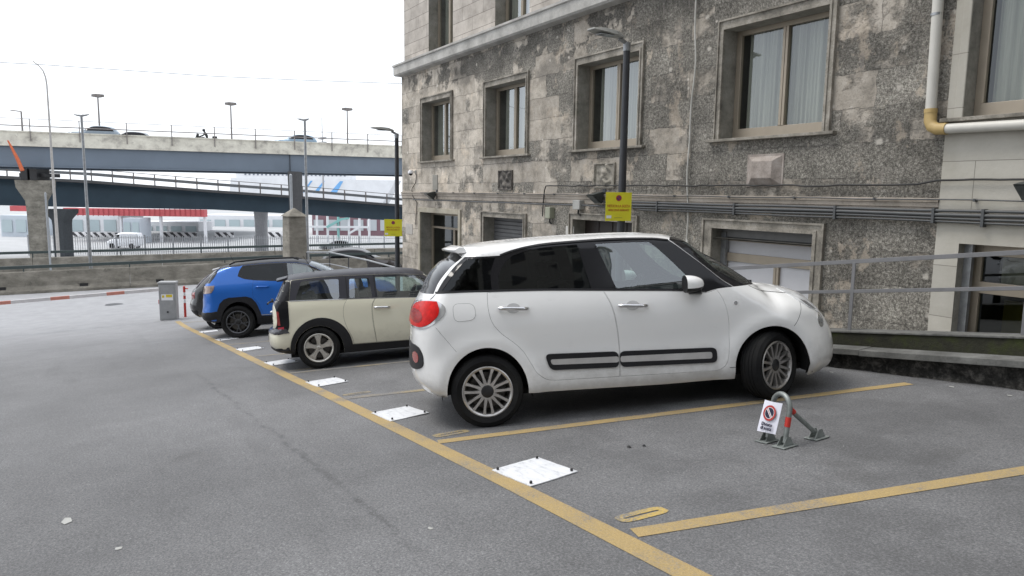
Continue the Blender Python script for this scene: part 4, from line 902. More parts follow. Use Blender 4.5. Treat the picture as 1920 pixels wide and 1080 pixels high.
# street light poles beyond the wall
def pole(px0, py0, px1, py1, d_, r0, r1, lab, head, mat):
    a = at(px1, py1, d_); t = at(px0, py0, d_); g = gz(-a.x, a.y) if d_ < 44 else PZ; o = tag(empty('street_light', (a.x, a.y, g)), lab, 'street light'); h = t.z - g
    if head == 'curve':
        b = MB(); hz = at(88, 165, d_).z - g; b.tube([(0, 0, 0), (0, 0, h * .5), (0, 0, hz)] + [tuple(OLDX * (-dx) + Vector((0, 0, hz + dz))) for dx, dz in ((.05, .5), (.18, .9), (.42, 1.2), (.8, h - hz))], [r0, (r0 + r1) / 2, r1, r1, r1 * .9, r1 * .8, r1 * .7], 10); b.build('pole', mat, o, smooth=60)
    else:
        b = MB(); b.tube([(0, 0, 0), (0, 0, h)], [r0, r1], 10); b.build('pole', mat, o, smooth=60)
        for sg in ((-1, 1) if head == 'T' else (-1, .6)): b = MB(); b.tube([Vector((0, 0, h)), OLDX * (sg * .22) + Vector((0, 0, h + .03)), OLDX * (sg * .34) + Vector((0, 0, h + .06))], [.06, .045, .02], 8); b.build('lamp_head', M_galv, o, smooth=60)
    return o
pole(72, 122, 108, 455, 48, .12, .045, 'tall curved pale street light pole at the far left', 'curve', simple('pale pole paint', (.40, .38, .36), .5))
pole(153, 220, 169, 480, 32.5, .075, .05, 'straight grey street light pole with small T head, second from the left', 'T', M_galv)
pole(576, 228, 577, 470, 34, .075, .055, 'straight grey street light pole with small mushroom head beside the stone pillar', 'M', M_galv)
for px, y0, y1, d_, r_, lab in ((85, 362, 500, 35.5, .045, 'thin pale post on the nearer barrier wall beside the tall pier'), (545, 328, 400, 36, .07, 'pale blue-grey post rising behind the stone pillar')):
    a = at(px, y0, d_); b = MB(); g = gz(-a.x, a.y); b.tube([Vector((a.x, a.y, g)), a], r_, 8); b.tube([a, a + Vector((0, 0, .05))], [r_, r_ * .3], 8); tag(b.build('thin_post', simple('post grey', (.33, .35, .37), .6), smooth=50), lab, 'post')
# ------------------------------------------------------------------ cars: every panel is cut from one body surface Y(x, z)
def dens(pts, step=.02, smooth=True):
    p = np.array(pts, float)
    if len(p) < 3 or not smooth: sm = False
    else: sm = True
    out_ = [p[0]]
    for i in range(len(p) - 1):
        a, b_ = p[i], p[i + 1]; L = np.hypot(*(b_ - a)); k = max(1, int(math.ceil(L / step)))
        p0 = p[i - 1] if i > 0 else 2 * a - b_; p3 = p[i + 2] if i + 2 < len(p) else 2 * b_ - a
        for j in range(1, k + 1):
            t = j / k
            if sm:
                m1 = (b_ - p0) / max(1e-6, (np.hypot(*(b_ - a)) + np.hypot(*(a - p0)))) * L; m2 = (p3 - a) / max(1e-6, (np.hypot(*(p3 - b_)) + np.hypot(*(b_ - a)))) * L
                h = (2 * t**3 - 3 * t**2 + 1) * a + (t**3 - 2 * t**2 + t) * m1 + (-2 * t**3 + 3 * t**2) * b_ + (t**3 - t**2) * m2
            else: h = a + (b_ - a) * t
            out_.append(h)
    return np.array(out_)
def loop(*segs, step=.03):                             # closed polygon of smooth segments, corners between segments
    o_ = []
    for s_ in segs:
        d_ = dens(s_, step); o_ += [tuple(v) for v in d_]
    r_ = [o_[0]]
    for v in o_[1:]:
        if math.hypot(v[0] - r_[-1][0], v[1] - r_[-1][1]) > 1e-4: r_.append(v)
    if math.hypot(r_[0][0] - r_[-1][0], r_[0][1] - r_[-1][1]) < 1e-4: r_.pop()
    return r_
def rnd_poly(pts, r, k=5):                             # polygon with rounded corners
    o_ = []; n_ = len(pts)
    for i in range(n_):
        p0, p1, p2 = (np.array(pts[j % n_], float) for j in (i - 1, i, i + 1)); a = p0 - p1; c = p2 - p1
        rr = min(r, np.hypot(*a) * .45, np.hypot(*c) * .45); a = p1 + a / np.hypot(*a) * rr; c = p1 + c / np.hypot(*c) * rr
        for j in range(k + 1): t = j / k; o_.append(tuple((1 - t)**2 * a + 2 * t * (1 - t) * p1 + t * t * c))
    return [tuple(v) for v in resamp(o_, .03)]
def resamp(pts, step):
    o_ = []; n_ = len(pts)
    for i in range(n_):
        a, c = np.array(pts[i]), np.array(pts[(i + 1) % n_]); L = np.hypot(*(c - a)); k = max(1, int(math.ceil(L / step)))
        for j in range(k): o_.append(a + (c - a) * j / k)
    return o_
def inset(poly, d):
    p = np.array(poly); a = 0
    for i in range(len(p)): x0, y0 = p[i - 1]; x1, y1 = p[i]; a += x0 * y1 - x1 * y0
    sg = 1 if a > 0 else -1; o_ = []
    for i in range(len(p)):
        e1 = p[i] - p[i - 1]; e2 = p[(i + 1) % len(p)] - p[i]; n1 = np.array([-e1[1], e1[0]]) / (np.hypot(*e1) + 1e-9); n2 = np.array([-e2[1], e2[0]]) / (np.hypot(*e2) + 1e-9)
        m_ = n1 + n2; m_ = m_ / (np.hypot(*m_) + 1e-9); k = 1 / max(.4, m_ @ n1); o_.append(tuple(p[i] + m_ * k * d * sg))
    return o_
def inpoly(P_, poly):
    x, y = P_[:, 0], P_[:, 1]; c = np.zeros(len(P_), bool); q_ = np.array(poly)
    for i in range(len(q_)):
        x1, y1 = q_[i - 1]; x2, y2 = q_[i]
        if y1 == y2: continue
        t = ((y1 > y) != (y2 > y)) & (x < (x2 - x1) * (y - y1) / (y2 - y1) + x1); c ^= t
    return c
class Car:
    def __init__(s, name, label, cat, M, top, rear, front, bottom, W, Rt, Rr, Rf, sp=.045, bumps=(), q=2.2, group=None):
        s.root = tag(empty(name, M=M), label, cat, group); s.sp = sp; s.bumps = bumps; s.q = q
        s.top = dens(top, .02); s.rear = dens(rear, .02); s.front = dens(front, .02)
        s.W = np.array(W, float); s.Rt = np.array(Rt, float); s.Rr = np.array(Rr, float); s.Rf = np.array(Rf, float)
        fr = s.front[::-1]
        s.sil = [tuple(v) for v in s.rear] + [tuple(v) for v in s.top[1:]] + [tuple(v) for v in fr[1:]] + [tuple(v) for v in dens(bottom, .05, False)[1:-1]]
        t = s.top; s.tx = np.maximum.accumulate(t[:, 0] + np.arange(len(t)) * 1e-7); s.tz = t[:, 1]
        s.rz, s.rx = s.rear[:, 1], s.rear[:, 0]; s.fz, s.fx = s.front[:, 1], s.front[:, 0]
    def Y(s, x, z):
        x = np.asarray(x, float); z = np.asarray(z, float)
        Wd = np.interp(z, s.W[:, 0], s.W[:, 1])
        for (cx, cz, r0, amp, wd) in s.bumps:
            d_ = np.hypot(x - cx, z - cz) - r0; Wd = Wd + amp * np.exp(-(d_ / wd) ** 2) * (z > cz - .15)
        def q_(d_, R_, n_): return (1 - (1 - np.clip(d_ / R_, 0, 1)) ** n_) ** (1 / n_)
        a = q_(np.interp(x, s.tx, s.tz) - z, np.interp(x, s.Rt[:, 0], s.Rt[:, 1]), s.q)
        b_ = q_(x - np.interp(z, s.rz, s.rx), np.interp(z, s.Rr[:, 0], s.Rr[:, 1]), 2.5)
        c = q_(np.interp(z, s.fz, s.fx) - x, np.interp(z, s.Rf[:, 0], s.Rf[:, 1]), 2.3)
        return Wd * a * b_ * c
    def tri(s, poly, holes=(), sp=None):
        sp = sp or s.sp; cons = [s.sil] + ([poly] if poly is not None else []) + list(holes); pts = []; edges = []
        for c in cons:
            o_ = len(pts); n_ = len(c); pts += [tuple(v) for v in c]; edges += [(o_ + i, o_ + (i + 1) % n_) for i in range(n_)]
        q_ = np.array(poly if poly is not None else s.sil); x0, z0 = q_.min(0); x1, z1 = q_.max(0)
        g = [(x, z) for x in np.arange(x0, x1, sp) for z in np.arange(z0, z1, sp)]
        T = s.top[:: 2]
        for d_ in (.0015, .005, .011, .02, .033, .05, .075, .105):
            g += [(x, z - d_) for x, z in T]
        for d_ in (.002, .008, .02, .04, .07, .11, .16):
            g += [(x + d_, z) for x, z in s.rear[::2]]; g += [(x - d_, z) for x, z in s.front[::2]]
        g = np.array(g); k = inpoly(g, s.sil)
        if poly is not None: k &= inpoly(g, poly)
        for h in holes: k &= ~inpoly(g, h)
        g = g[k]; bp = np.array(pts)
        if len(g):                                     # drop grid points that crowd an outline
            keep = np.ones(len(g), bool)
            for i in range(0, len(g), 400):
                d2 = ((g[i:i + 400, None, :] - bp[None, :, :]) ** 2).sum(2).min(1); keep[i:i + 400] = d2 > .0012 ** 2 if False else d2 > 1e-6
            g = g[keep]
        V_ = [Vector(p) for p in pts] + [Vector(p) for p in g]
        r_ = delaunay_2d_cdt(V_, edges, [], 0, 1e-5); v = np.array([tuple(p) for p in r_[0]]); f = np.array([t for t in r_[2] if len(t) == 3])
        ce = v[f].mean(1); k = inpoly(ce, s.sil)
        if poly is not None: k &= inpoly(ce, poly)
        for h in holes: k &= ~inpoly(ce, h)
        f = f[k]; u, inv = np.unique(f, return_inverse=True); return v[u], inv.reshape(-1, 3)
    def panel(s, name, mat, poly=None, holes=(), side='both', off=0.0, th=.012, parent=None, sp=None, label=None, smooth=45, edge=True, scale=1.0):
        v, f = s.tri(poly, holes, sp)
        if len(f) == 0: return None
        y = s.Y(v[:, 0], v[:, 1]) * scale; y[y < 2e-3] = 0
        p = np.stack([v[:, 0], -y, v[:, 1]], 1)
        e1 = p[f[:, 1]] - p[f[:, 0]]; e2 = p[f[:, 2]] - p[f[:, 0]]; fn = np.cross(e1, e2)
        if fn[:, 1].sum() > 0: f = f[:, ::-1]; fn = -fn
        vn = np.zeros_like(p)
        for i in range(3): np.add.at(vn, f[:, i], fn)
        vn[y == 0, 1] = 0; vn /= np.linalg.norm(vn, axis=1)[:, None] + 1e-12
        p = p + vn * off; fs = [tuple(t) for t in f]
        if edge:
            cnt = {}
            for t in fs:
                for a, c in ((t[0], t[1]), (t[1], t[2]), (t[2], t[0])): cnt[(a, c)] = 1
            be = [(a, c) for (a, c) in cnt if (c, a) not in cnt and not (y[a] == 0 and y[c] == 0)]
            bi = sorted(set(i for e in be for i in e)); mp = {i: len(p) + j for j, i in enumerate(bi)}
            p = np.vstack([p, p[bi] - vn[bi] * th]); y = np.concatenate([y, y[bi]])
            fs += [(c, a, mp[a], mp[c]) for a, c in be]
        V_, F_ = p, fs
        if side == 'L': V_ = p * [1, -1, 1]; F_ = [t[::-1] for t in fs]
        if side == 'both':
            n_ = len(p); V_ = np.vstack([p, p * [1, -1, 1]]); F_ = fs + [tuple(i + n_ for i in t[::-1]) for t in fs]
        me = bpy.data.meshes.new(name); me.from_pydata([tuple(t) for t in V_], [], F_); me.materials.append(mat)
        if side == 'both': bm = bmesh.new(); bm.from_mesh(me); bmesh.ops.remove_doubles(bm, verts=bm.verts, dist=.0004); bm.to_mesh(me); bm.free()
        me.shade_smooth(); me.set_sharp_from_angle(angle=R(smooth))
        o = bpy.data.objects.new(name, me); C.objects.link(o); o.parent = parent or s.root
        if label: o['label'] = label
        return o
    def pt(s, x, z, off=0, side=-1): return Vector((x, side * (float(s.Y(x, z)) + off), z))
def arch(cx, cz, a, b_, zlow, k=28):
    p = [(cx + a * math.cos(math.pi * i / k), cz + b_ * math.sin(math.pi * i / k)) for i in range(k + 1)]
    return [(cx + a, zlow)] + p + [(cx - a, zlow)]
M_tyre = None
q = NT('tyre rubber'); c = q.ramp(q.noise(5, 4), [(.3, (.007, .007, .008)), (.7, (.018, .018, .017))]); M_tyre = q.fin(c, .8, q.bump(q.noise(90, 3), .15, .004), spec=.2)
M_rimA = simple('brushed alloy', (.47, .455, .44), .30, .85, .15, 12); M_rimB = simple('silver alloy', (.50, .48, .44), .35, .7, .12, 12); M_rimC = simple('gunmetal alloy', (.09, .092, .10), .38, .7)
M_disc = simple('brake disc', (.10, .095, .09), .45, .7); M_liner = simple('wheel housing', (.008, .008, .008), .9); M_int = simple('dark cabin trim', (.022, .022, .024), .7); M_seat = simple('grey seat cloth', (.06, .06, .065), .9)
M_chrome = simple('chrome', (.62, .62, .63), .12, 1, .05)
M_hub = simple('black hub cap', (.015, .015, .016), .35)
def wheel(car, x, side, z, yo, rt, rr, wd, spokes, mat, steer=0, rot0=0, hub=M_hub, hubr=.055, tread=True):
    # yo: distance of the outer tyre face from the car's centre plane; y<0 = near side
    Mx = Matrix.Translation((x, side * (yo - wd / 2), z)) @ Matrix.Rotation(R(steer), 4, 'Z')
    if side > 0: Mx = Mx @ Matrix.Rotation(math.pi, 4, 'Z')
    w_ = empty('wheel'); w_.parent = car.root; w_.matrix_local = Mx
    h = wd / 2; b = MB(); pr = [(rr - .005, -h + .028), (rr + .006, -h + .010), (rr + .02, -h + .003), ((rr + rt) / 2, -h - .006), (rt - .035, -h + .004), (rt - .014, -h + .014), (rt - .004, -h + .032)]
    if tread:
        for yy in (-.055, -.02, .02, .055): pr += [(rt, yy - .010), (rt - .007, yy - .005), (rt - .007, yy + .005), (rt, yy + .010)]
    pr += [(rt - .004, h - .032), (rt - .014, h - .014), (rt - .035, h - .004), ((rr + rt) / 2, h + .004), (rr, h - .01)]
    b.lathe(pr, 64); b.build('tyre', M_tyre, w_, smooth=35)
    b = MB(); b.lathe([(rr - .006, -h + .030), (rr + .004, -h + .008), (rr - .006, -h + .004), (rr - .020, -h + .012), (rr - .026, -h + .03), (rr - .035, h - .03), (rr - .03, h - .01)], 56)
    ro = b.build('rim', mat, w_, smooth=35)
    b = MB()
    for k in range(spokes['n']):
        for pth in spokes['paths']:
            P_ = []
            for (r_, th, hw, yy) in pth:
                a = 2 * math.pi * k / spokes['n'] + R(rot0) + R(th); P_.append((r_, a, hw, yy))
            vs = []
            for (r_, a, hw, yy) in P_:
                c_ = Vector((math.cos(a), 0, math.sin(a))); t_ = Vector((-math.sin(a), 0, math.cos(a))); o_ = c_ * r_ + Vector((0, -h + yy, 0))
                vs += [o_ - t_ * hw + Vector((0, .030, 0)), o_ - t_ * hw * .75, o_ + t_ * hw * .75, o_ + t_ * hw + Vector((0, .030, 0))]
            n_ = len(P_); b.add(vs, [(i * 4 + j, i * 4 + (j + 1) % 4, (i + 1) * 4 + (j + 1) % 4, (i + 1) * 4 + j) for i in range(n_ - 1) for j in range(4)])
    b.lathe([(.0, -h + .035), (hubr + .018, -h + .030), (hubr + .022, -h + .05), (hubr + .02, -h + .08)], 28)
    b.build('spokes', mat, ro, smooth=40)
    b = MB(); b.lathe([(0, -h + .018), (hubr * .8, -h + .020), (hubr, -h + .026), (hubr, -h + .05)], 24); b.build('hub_cap', hub, ro, smooth=40)
    b = MB(); b.lathe([(0, 0), (rr * .72, 0), (rr * .72, .02), (0, .02)], 32, Matrix.Translation((0, -h + .10, 0))); b.lathe([(rr - .02, h - .02), (0, h - .02)], 24); b.build('brake_disc', M_disc, w_, smooth=40)
    return w_
def liner(car, x, z, a, y0, y1):
    for sd_ in (-1, 1):
        b = MB(); b.lathe([(a, sd_ * y0), (a, sd_ * y1), (0, sd_ * y1)], 24, Matrix.Translation((x, 0, z)), 0, R(-12), R(192)); b.build('wheel_arch_liner', M_liner, car.root, fixn=False, smooth=40)
def cabin(car, dash_x, dash_z, seats, floor, sw=None, wd=1.2, back=None):
    r_ = car.root
    for (x, z, nm) in seats:
        for sd_ in (-1, 1):
            b = MB(); Mx = Matrix.Translation((x, sd_ * .34, z)); b.box(-.25, .25, -.24, .24, -.10, .10, Mx); Mb = Mx @ Matrix.Translation((-.27, 0, .08)) @ Matrix.Rotation(R(-14), 4, 'Y')
            b.box(-.07, .07, -.23, .23, -.08, .50, Mb); b.box(-.05, .05, -.12, .12, .53, .70, Mb); b.build('seat', M_seat, r_, bevel=.035)
    b = MB(); x0, x1, z0 = floor; b.box(x0, x1, -wd / 2, wd / 2, z0, z0 + .05); b.build('underbody', M_liner, r_)
    b = MB(); b.box(dash_x - .12, dash_x + .45, -wd / 2, wd / 2, dash_z - .35, dash_z); b.build('dashboard', M_int, r_, bevel=.05)
    if sw:
        Mx = Matrix.Translation(sw) @ Matrix.Rotation(R(-62), 4, 'Y'); b = MB(); K = 22
        b.tube([Mx @ Vector((.18 * math.cos(2 * math.pi * i / K), .18 * math.sin(2 * math.pi * i / K), 0)) for i in range(K + 1)], .016, 8, cap=False)
        b.tube([Mx @ Vector((-.17, 0, 0)), Mx @ Vector((.17, 0, 0))], .018, 6); b.tube([Mx @ Vector((0, 0, 0)), Mx @ Vector((0, .17, 0))], .018, 6); b.tube([Mx @ Vector((0, 0, 0)), Mx @ Vector((0, 0, -.3))], .04, 8); b.build('steering_wheel', M_int, r_, smooth=50)
def handle(car, door, x0, x1, z0, z1, side, mat, cup=True):
    # door handle: bar on two feet over a grey patch painted for the hollow's shade
    b = MB(); a = car.pt(x0, z0, 0, side); c = car.pt(x1, z1, 0, side); o_ = Vector((0, side, 0)); k = 8
    b.tube([a + o_ * .008] + [a.lerp(c, t) + o_ * (.034 + .010 * math.sin(math.pi * t)) for t in np.linspace(.08, .92, k)] + [c + o_ * .008], [.014] + [.0165] * k + [.014], 10)
    h_ = b.build('handle', mat, door, smooth=50)
    if cup:
        xm, zm = (x0 + x1) / 2, (z0 + z1) / 2; e = [(xm + .062 * math.cos(t), zm + .042 * math.sin(t)) for t in np.linspace(0, 2 * math.pi, 20, endpoint=False)]
        car.panel('handle_recess_shade', simple('handle recess shade', (.50, .50, .50), .4), e, side='R' if side < 0 else 'L', off=.0012, th=.001, parent=door, sp=.03)
def mirror(car, x, z, side, sx_, cap, parent, h=.16, wlen=.20, out=.10, low=M_blk):
    base = car.pt(x - .02, z - .03, 0, side); c = base + Vector((-.02, side * out, .065)); me = MB(); K = 16; L_ = 9; vs = []
    for i in range(L_ + 1):
        t = i / L_; xx = wlen * (t - .5); r_ = math.sin(math.pi * min(1, max(0, .10 + .9 * (1 - t))) ** .9 * .98 / 1.0) if False else (1 - (t) ** 2.6) ** .5 if t < 1 else 0
        for j in range(K): a = 2 * math.pi * j / K; vs.append(c + Vector((xx, side * .075 * r_ * math.cos(a), h / 2 * r_ * math.copysign(abs(math.sin(a)) ** .8, math.sin(a)) - .008 * t)))
    up_, lo_ = [], []
    for i in range(L_):
        for j in range(K):
            f = (i * K + j, i * K + (j + 1) % K, (i + 1) * K + (j + 1) % K, (i + 1) * K + j); (up_ if math.sin(2 * math.pi * (j + .5) / K) > -.38 else lo_).append(f)
    m_ = MB(); m_.add(vs, up_); mo = m_.build('mirror', cap, parent, smooth=60)
    m_ = MB(); m_.add(vs, lo_ + [tuple(range(K))]); arm = [base + Vector((.03, -side * .01, -.02)), c + Vector((0, 0, -h * .42))]; m_.bar(arm[0], arm[1], .11, .045); m_.build('mirror_base', low, mo, smooth=40)
    return mo
def carpaint(name, col, rough=.28, coat=.9, metal=0, var=.03, dirt=.1):
    q = NT(name); n_ = q.noise(1.4, 5, .6); a = tuple(x * (1 - var) for x in col); c = q.ramp(n_, [(.3, a), (.7, col)])
    s_ = q.n('SeparateXYZ'); q.l(q.pos(), s_.inputs[0]); d_ = q.math('MULTIPLY', q.step(q.math('ADD', s_.outputs[2], q.math('MULTIPLY', q.noise(7, 5, .7), -.35)), .42, .02), dirt * 4, True)
    c = q.mix(d_, c, (.16, .14, .115)); sm = q.math('MULTIPLY', q.step(q.noise(3.2, 6, .72, vec=q.pos((1, 1, 2))), .60, .78), dirt * 1.2); c = q.mix(sm, c, (.25, .24, .22))
    m_ = q.fin(c, rough, None, metal); q.b.inputs['Coat Weight'].default_value = coat; q.b.inputs['Coat Roughness'].default_value = .05; return m_
M_glc = glassmat('car side glass', (.62, .74, .72), 1.50, .13); M_gld = glassmat('tinted rear glass', (.075, .08, .085), 1.45, .0, 0, 5.0); M_ws = glassmat('windscreen glass', (.35, .46, .42), 1.45, .03)
M_blkg = simple('gloss black trim', (.008, .008, .010), .12, 0, .05, spec=.35); M_rub = simple('black rubber trim', (.014, .014, .016), .5, spec=.3)

# ================================================================== white compact people carrier
MA = basis(Vector((-6.02607, 3.31572, -2.07959)), Vector((.4031, .91236, .07153)), Vector((-.90918, .40816, -.08244)), Vector((-.10441, -.0318, .99403)))
WH = carpaint('white car paint', (.83, .83, .82), .28, .9, 0, .02, .13)
topA = [(-.235, 1.49), (-.18, 1.545), (-.08, 1.59), (.1, 1.612), (.405, 1.624), (.83, 1.630), (1.422, 1.618), (1.694, 1.594), (1.90, 1.556), (1.985, 1.515), (2.08, 1.458), (2.32, 1.318), (2.506, 1.185), (2.60, 1.10), (2.655, 1.052), (2.76, 1.036), (2.93, 1.008), (3.10, .962), (3.25, .90), (3.345, .835)]
rearA = [(-.33, .245), (-.56, .30), (-.645, .40), (-.662, .523), (-.652, .70), (-.645, .80), (-.628, .93), (-.592, 1.06), (-.52, 1.19), (-.44, 1.33), (-.335, 1.44), (-.235, 1.49)]
frontA = [(3.38, .20), (3.448, .25), (3.480, .36), (3.484, .46), (3.468, .56), (3.435, .66), (3.395, .75), (3.345, .835)]
botA = [(3.38, .20), (2.95, .19), (2.24, .228), (1.60, .232), (.87, .255), (.36, .27), (-.33, .245)]
A = Car('white_car', 'large white five-door people carrier with black side mouldings, in the nearest bay', 'car', MA, topA, rearA, frontA, botA,
    W=[(.18, .80), (.24, .842), (.31, .868), (.36, .862), (.50, .858), (.62, .862), (.76, .880), (.88, .890), (.98, .884), (1.06, .868), (1.14, .845), (1.3, .79), (1.5, .725), (1.62, .68)],
    Rt=[(-.3, .16), (0, .11), (.4, .10), (1.75, .10), (1.95, .15), (2.15, .33), (2.45, .36), (2.62, .31), (2.75, .26), (3.0, .24), (3.3, .32)], Rr=[(.2, .30), (.45, .34), (.9, .30), (1.2, .26), (1.5, .3)], Rf=[(.2, .62), (.5, .70), (.9, .75), (1.1, .3)],
    bumps=[(0, .31, .42, .026, .075), (2.60, .31, .41, .028, .08)])
aR = arch(.005, .31, .352, .388, .0); aF = arch(2.592, .30, .360, .380, .0)
# greenhouse outline, doors
gh = loop([(-.372, 1.200), (-.31, 1.29), (-.20, 1.41), (-.105, 1.485)], [(-.105, 1.485), (.06, 1.478), (.20, 1.476)], [(.20, 1.476), (.30, 1.505), (.42, 1.528), (.60, 1.546), (.9, 1.552), (1.25, 1.550), (1.60, 1.530), (1.74, 1.512)],
          [(1.74, 1.512), (1.99, 1.29), (2.17, 1.122), (2.26, 1.057)], [(2.26, 1.057), (2.10, 1.050), (2.00, 1.028)], [(2.00, 1.028), (1.80, 1.052), (1.07, 1.108), (.55, 1.146), (.06, 1.170), (-.19, 1.182), (-.385, 1.184)], [(-.385, 1.184), (-.372, 1.200)])
wsA = loop([(1.745, 1.513), (1.80, 1.540), (1.955, 1.545), (2.2, 1.7)], [(2.2, 1.7), (2.9, 1.3)], [(2.9, 1.3), (2.66, 1.060)], [(2.66, 1.060), (2.56, 1.056), (2.40, 1.058), (2.262, 1.058)], [(2.262, 1.058), (2.17, 1.124), (1.99, 1.292), (1.745, 1.513)])
tgA = loop([(-.40, 1.184), (-.344, 1.285), (-.235, 1.40), (-.125, 1.482)], [(-.125, 1.482), (-.4, 1.8)], [(-.4, 1.8), (-.9, 1.4)], [(-.9, 1.4), (-.9, 1.18)], [(-.9, 1.18), (-.40, 1.184)])
drR = loop([(.056, 1.168), (.052, 1.04), (.07, .93), (.11, .855), (.17, .79), (.245, .728), (.325, .645), (.39, .53), (.44, .44), (.52, .375), (.60, .358)], [(.60, .358), (.9, .350), (1.174, .342)], [(1.174, .342), (1.184, .56), (1.168, .78), (1.132, .97), (1.074, 1.106)], [(1.074, 1.106), (.55, 1.144), (.056, 1.168)])
drF = loop([(1.078, 1.106), (1.136, .97), (1.172, .78), (1.188, .56), (1.178, .342)], [(1.178, .342), (1.6, .330), (2.03, .318)], [(2.03, .318), (2.10, .328), (2.155, .375), (2.186, .50), (2.196, .66), (2.192, .78), (2.168, .90), (2.135, .985), (2.098, 1.048)], [(2.098, 1.048), (2.00, 1.026), (1.8, 1.050), (1.078, 1.106)])
hoodA = loop([(2.44, 1.055), (2.50, 1.020), (2.58, .992), (2.68, .974), (2.80, .955), (2.90, .935)], [(2.90, .935), (3.05, .905), (3.15, .84), (3.30, .78)], [(3.30, .78), (3.6, .8)], [(3.6, .8), (3.0, 1.3)], [(3.0, 1.3), (2.656, 1.062)], [(2.656, 1.062), (2.44, 1.055)])
A.panel('body', WH, None, [aR, aF, gh, wsA, tgA, drR, drF, hoodA], label='white body shell with scuffed rear bumper')
A.panel('inner_shell', M_liner, None, [aR, aF, inset(gh, .03), inset(wsA, .03), inset(tgA, .03)], off=-.028, edge=False, sp=.1)
A.panel('bonnet', WH, inset(hoodA, .0025), th=.015)
A.panel('tailgate_glass', M_blkg, tgA, off=-.002, th=.01)
A.panel('windscreen', M_ws, wsA, off=-.003, th=.006)
A.panel('windscreen_surround', M_blkg, wsA, [loop([(1.86, 1.505), (1.98, 1.46), (2.1, 1.40)], [(2.1, 1.40), (2.34, 1.25), (2.52, 1.105)], [(2.52, 1.105), (2.47, 1.075), (2.38, 1.078), (2.28, 1.12)], [(2.28, 1.12), (2.12, 1.24), (1.86, 1.505)]), loop([(1.97, 1.50), (2.09, 1.438), (2.33, 1.30), (2.53, 1.15)], [(2.53, 1.15), (2.8, 1.4)], [(2.8, 1.4), (2.1, 1.7)], [(2.1, 1.7), (1.97, 1.50)])], off=-.001, th=.004)
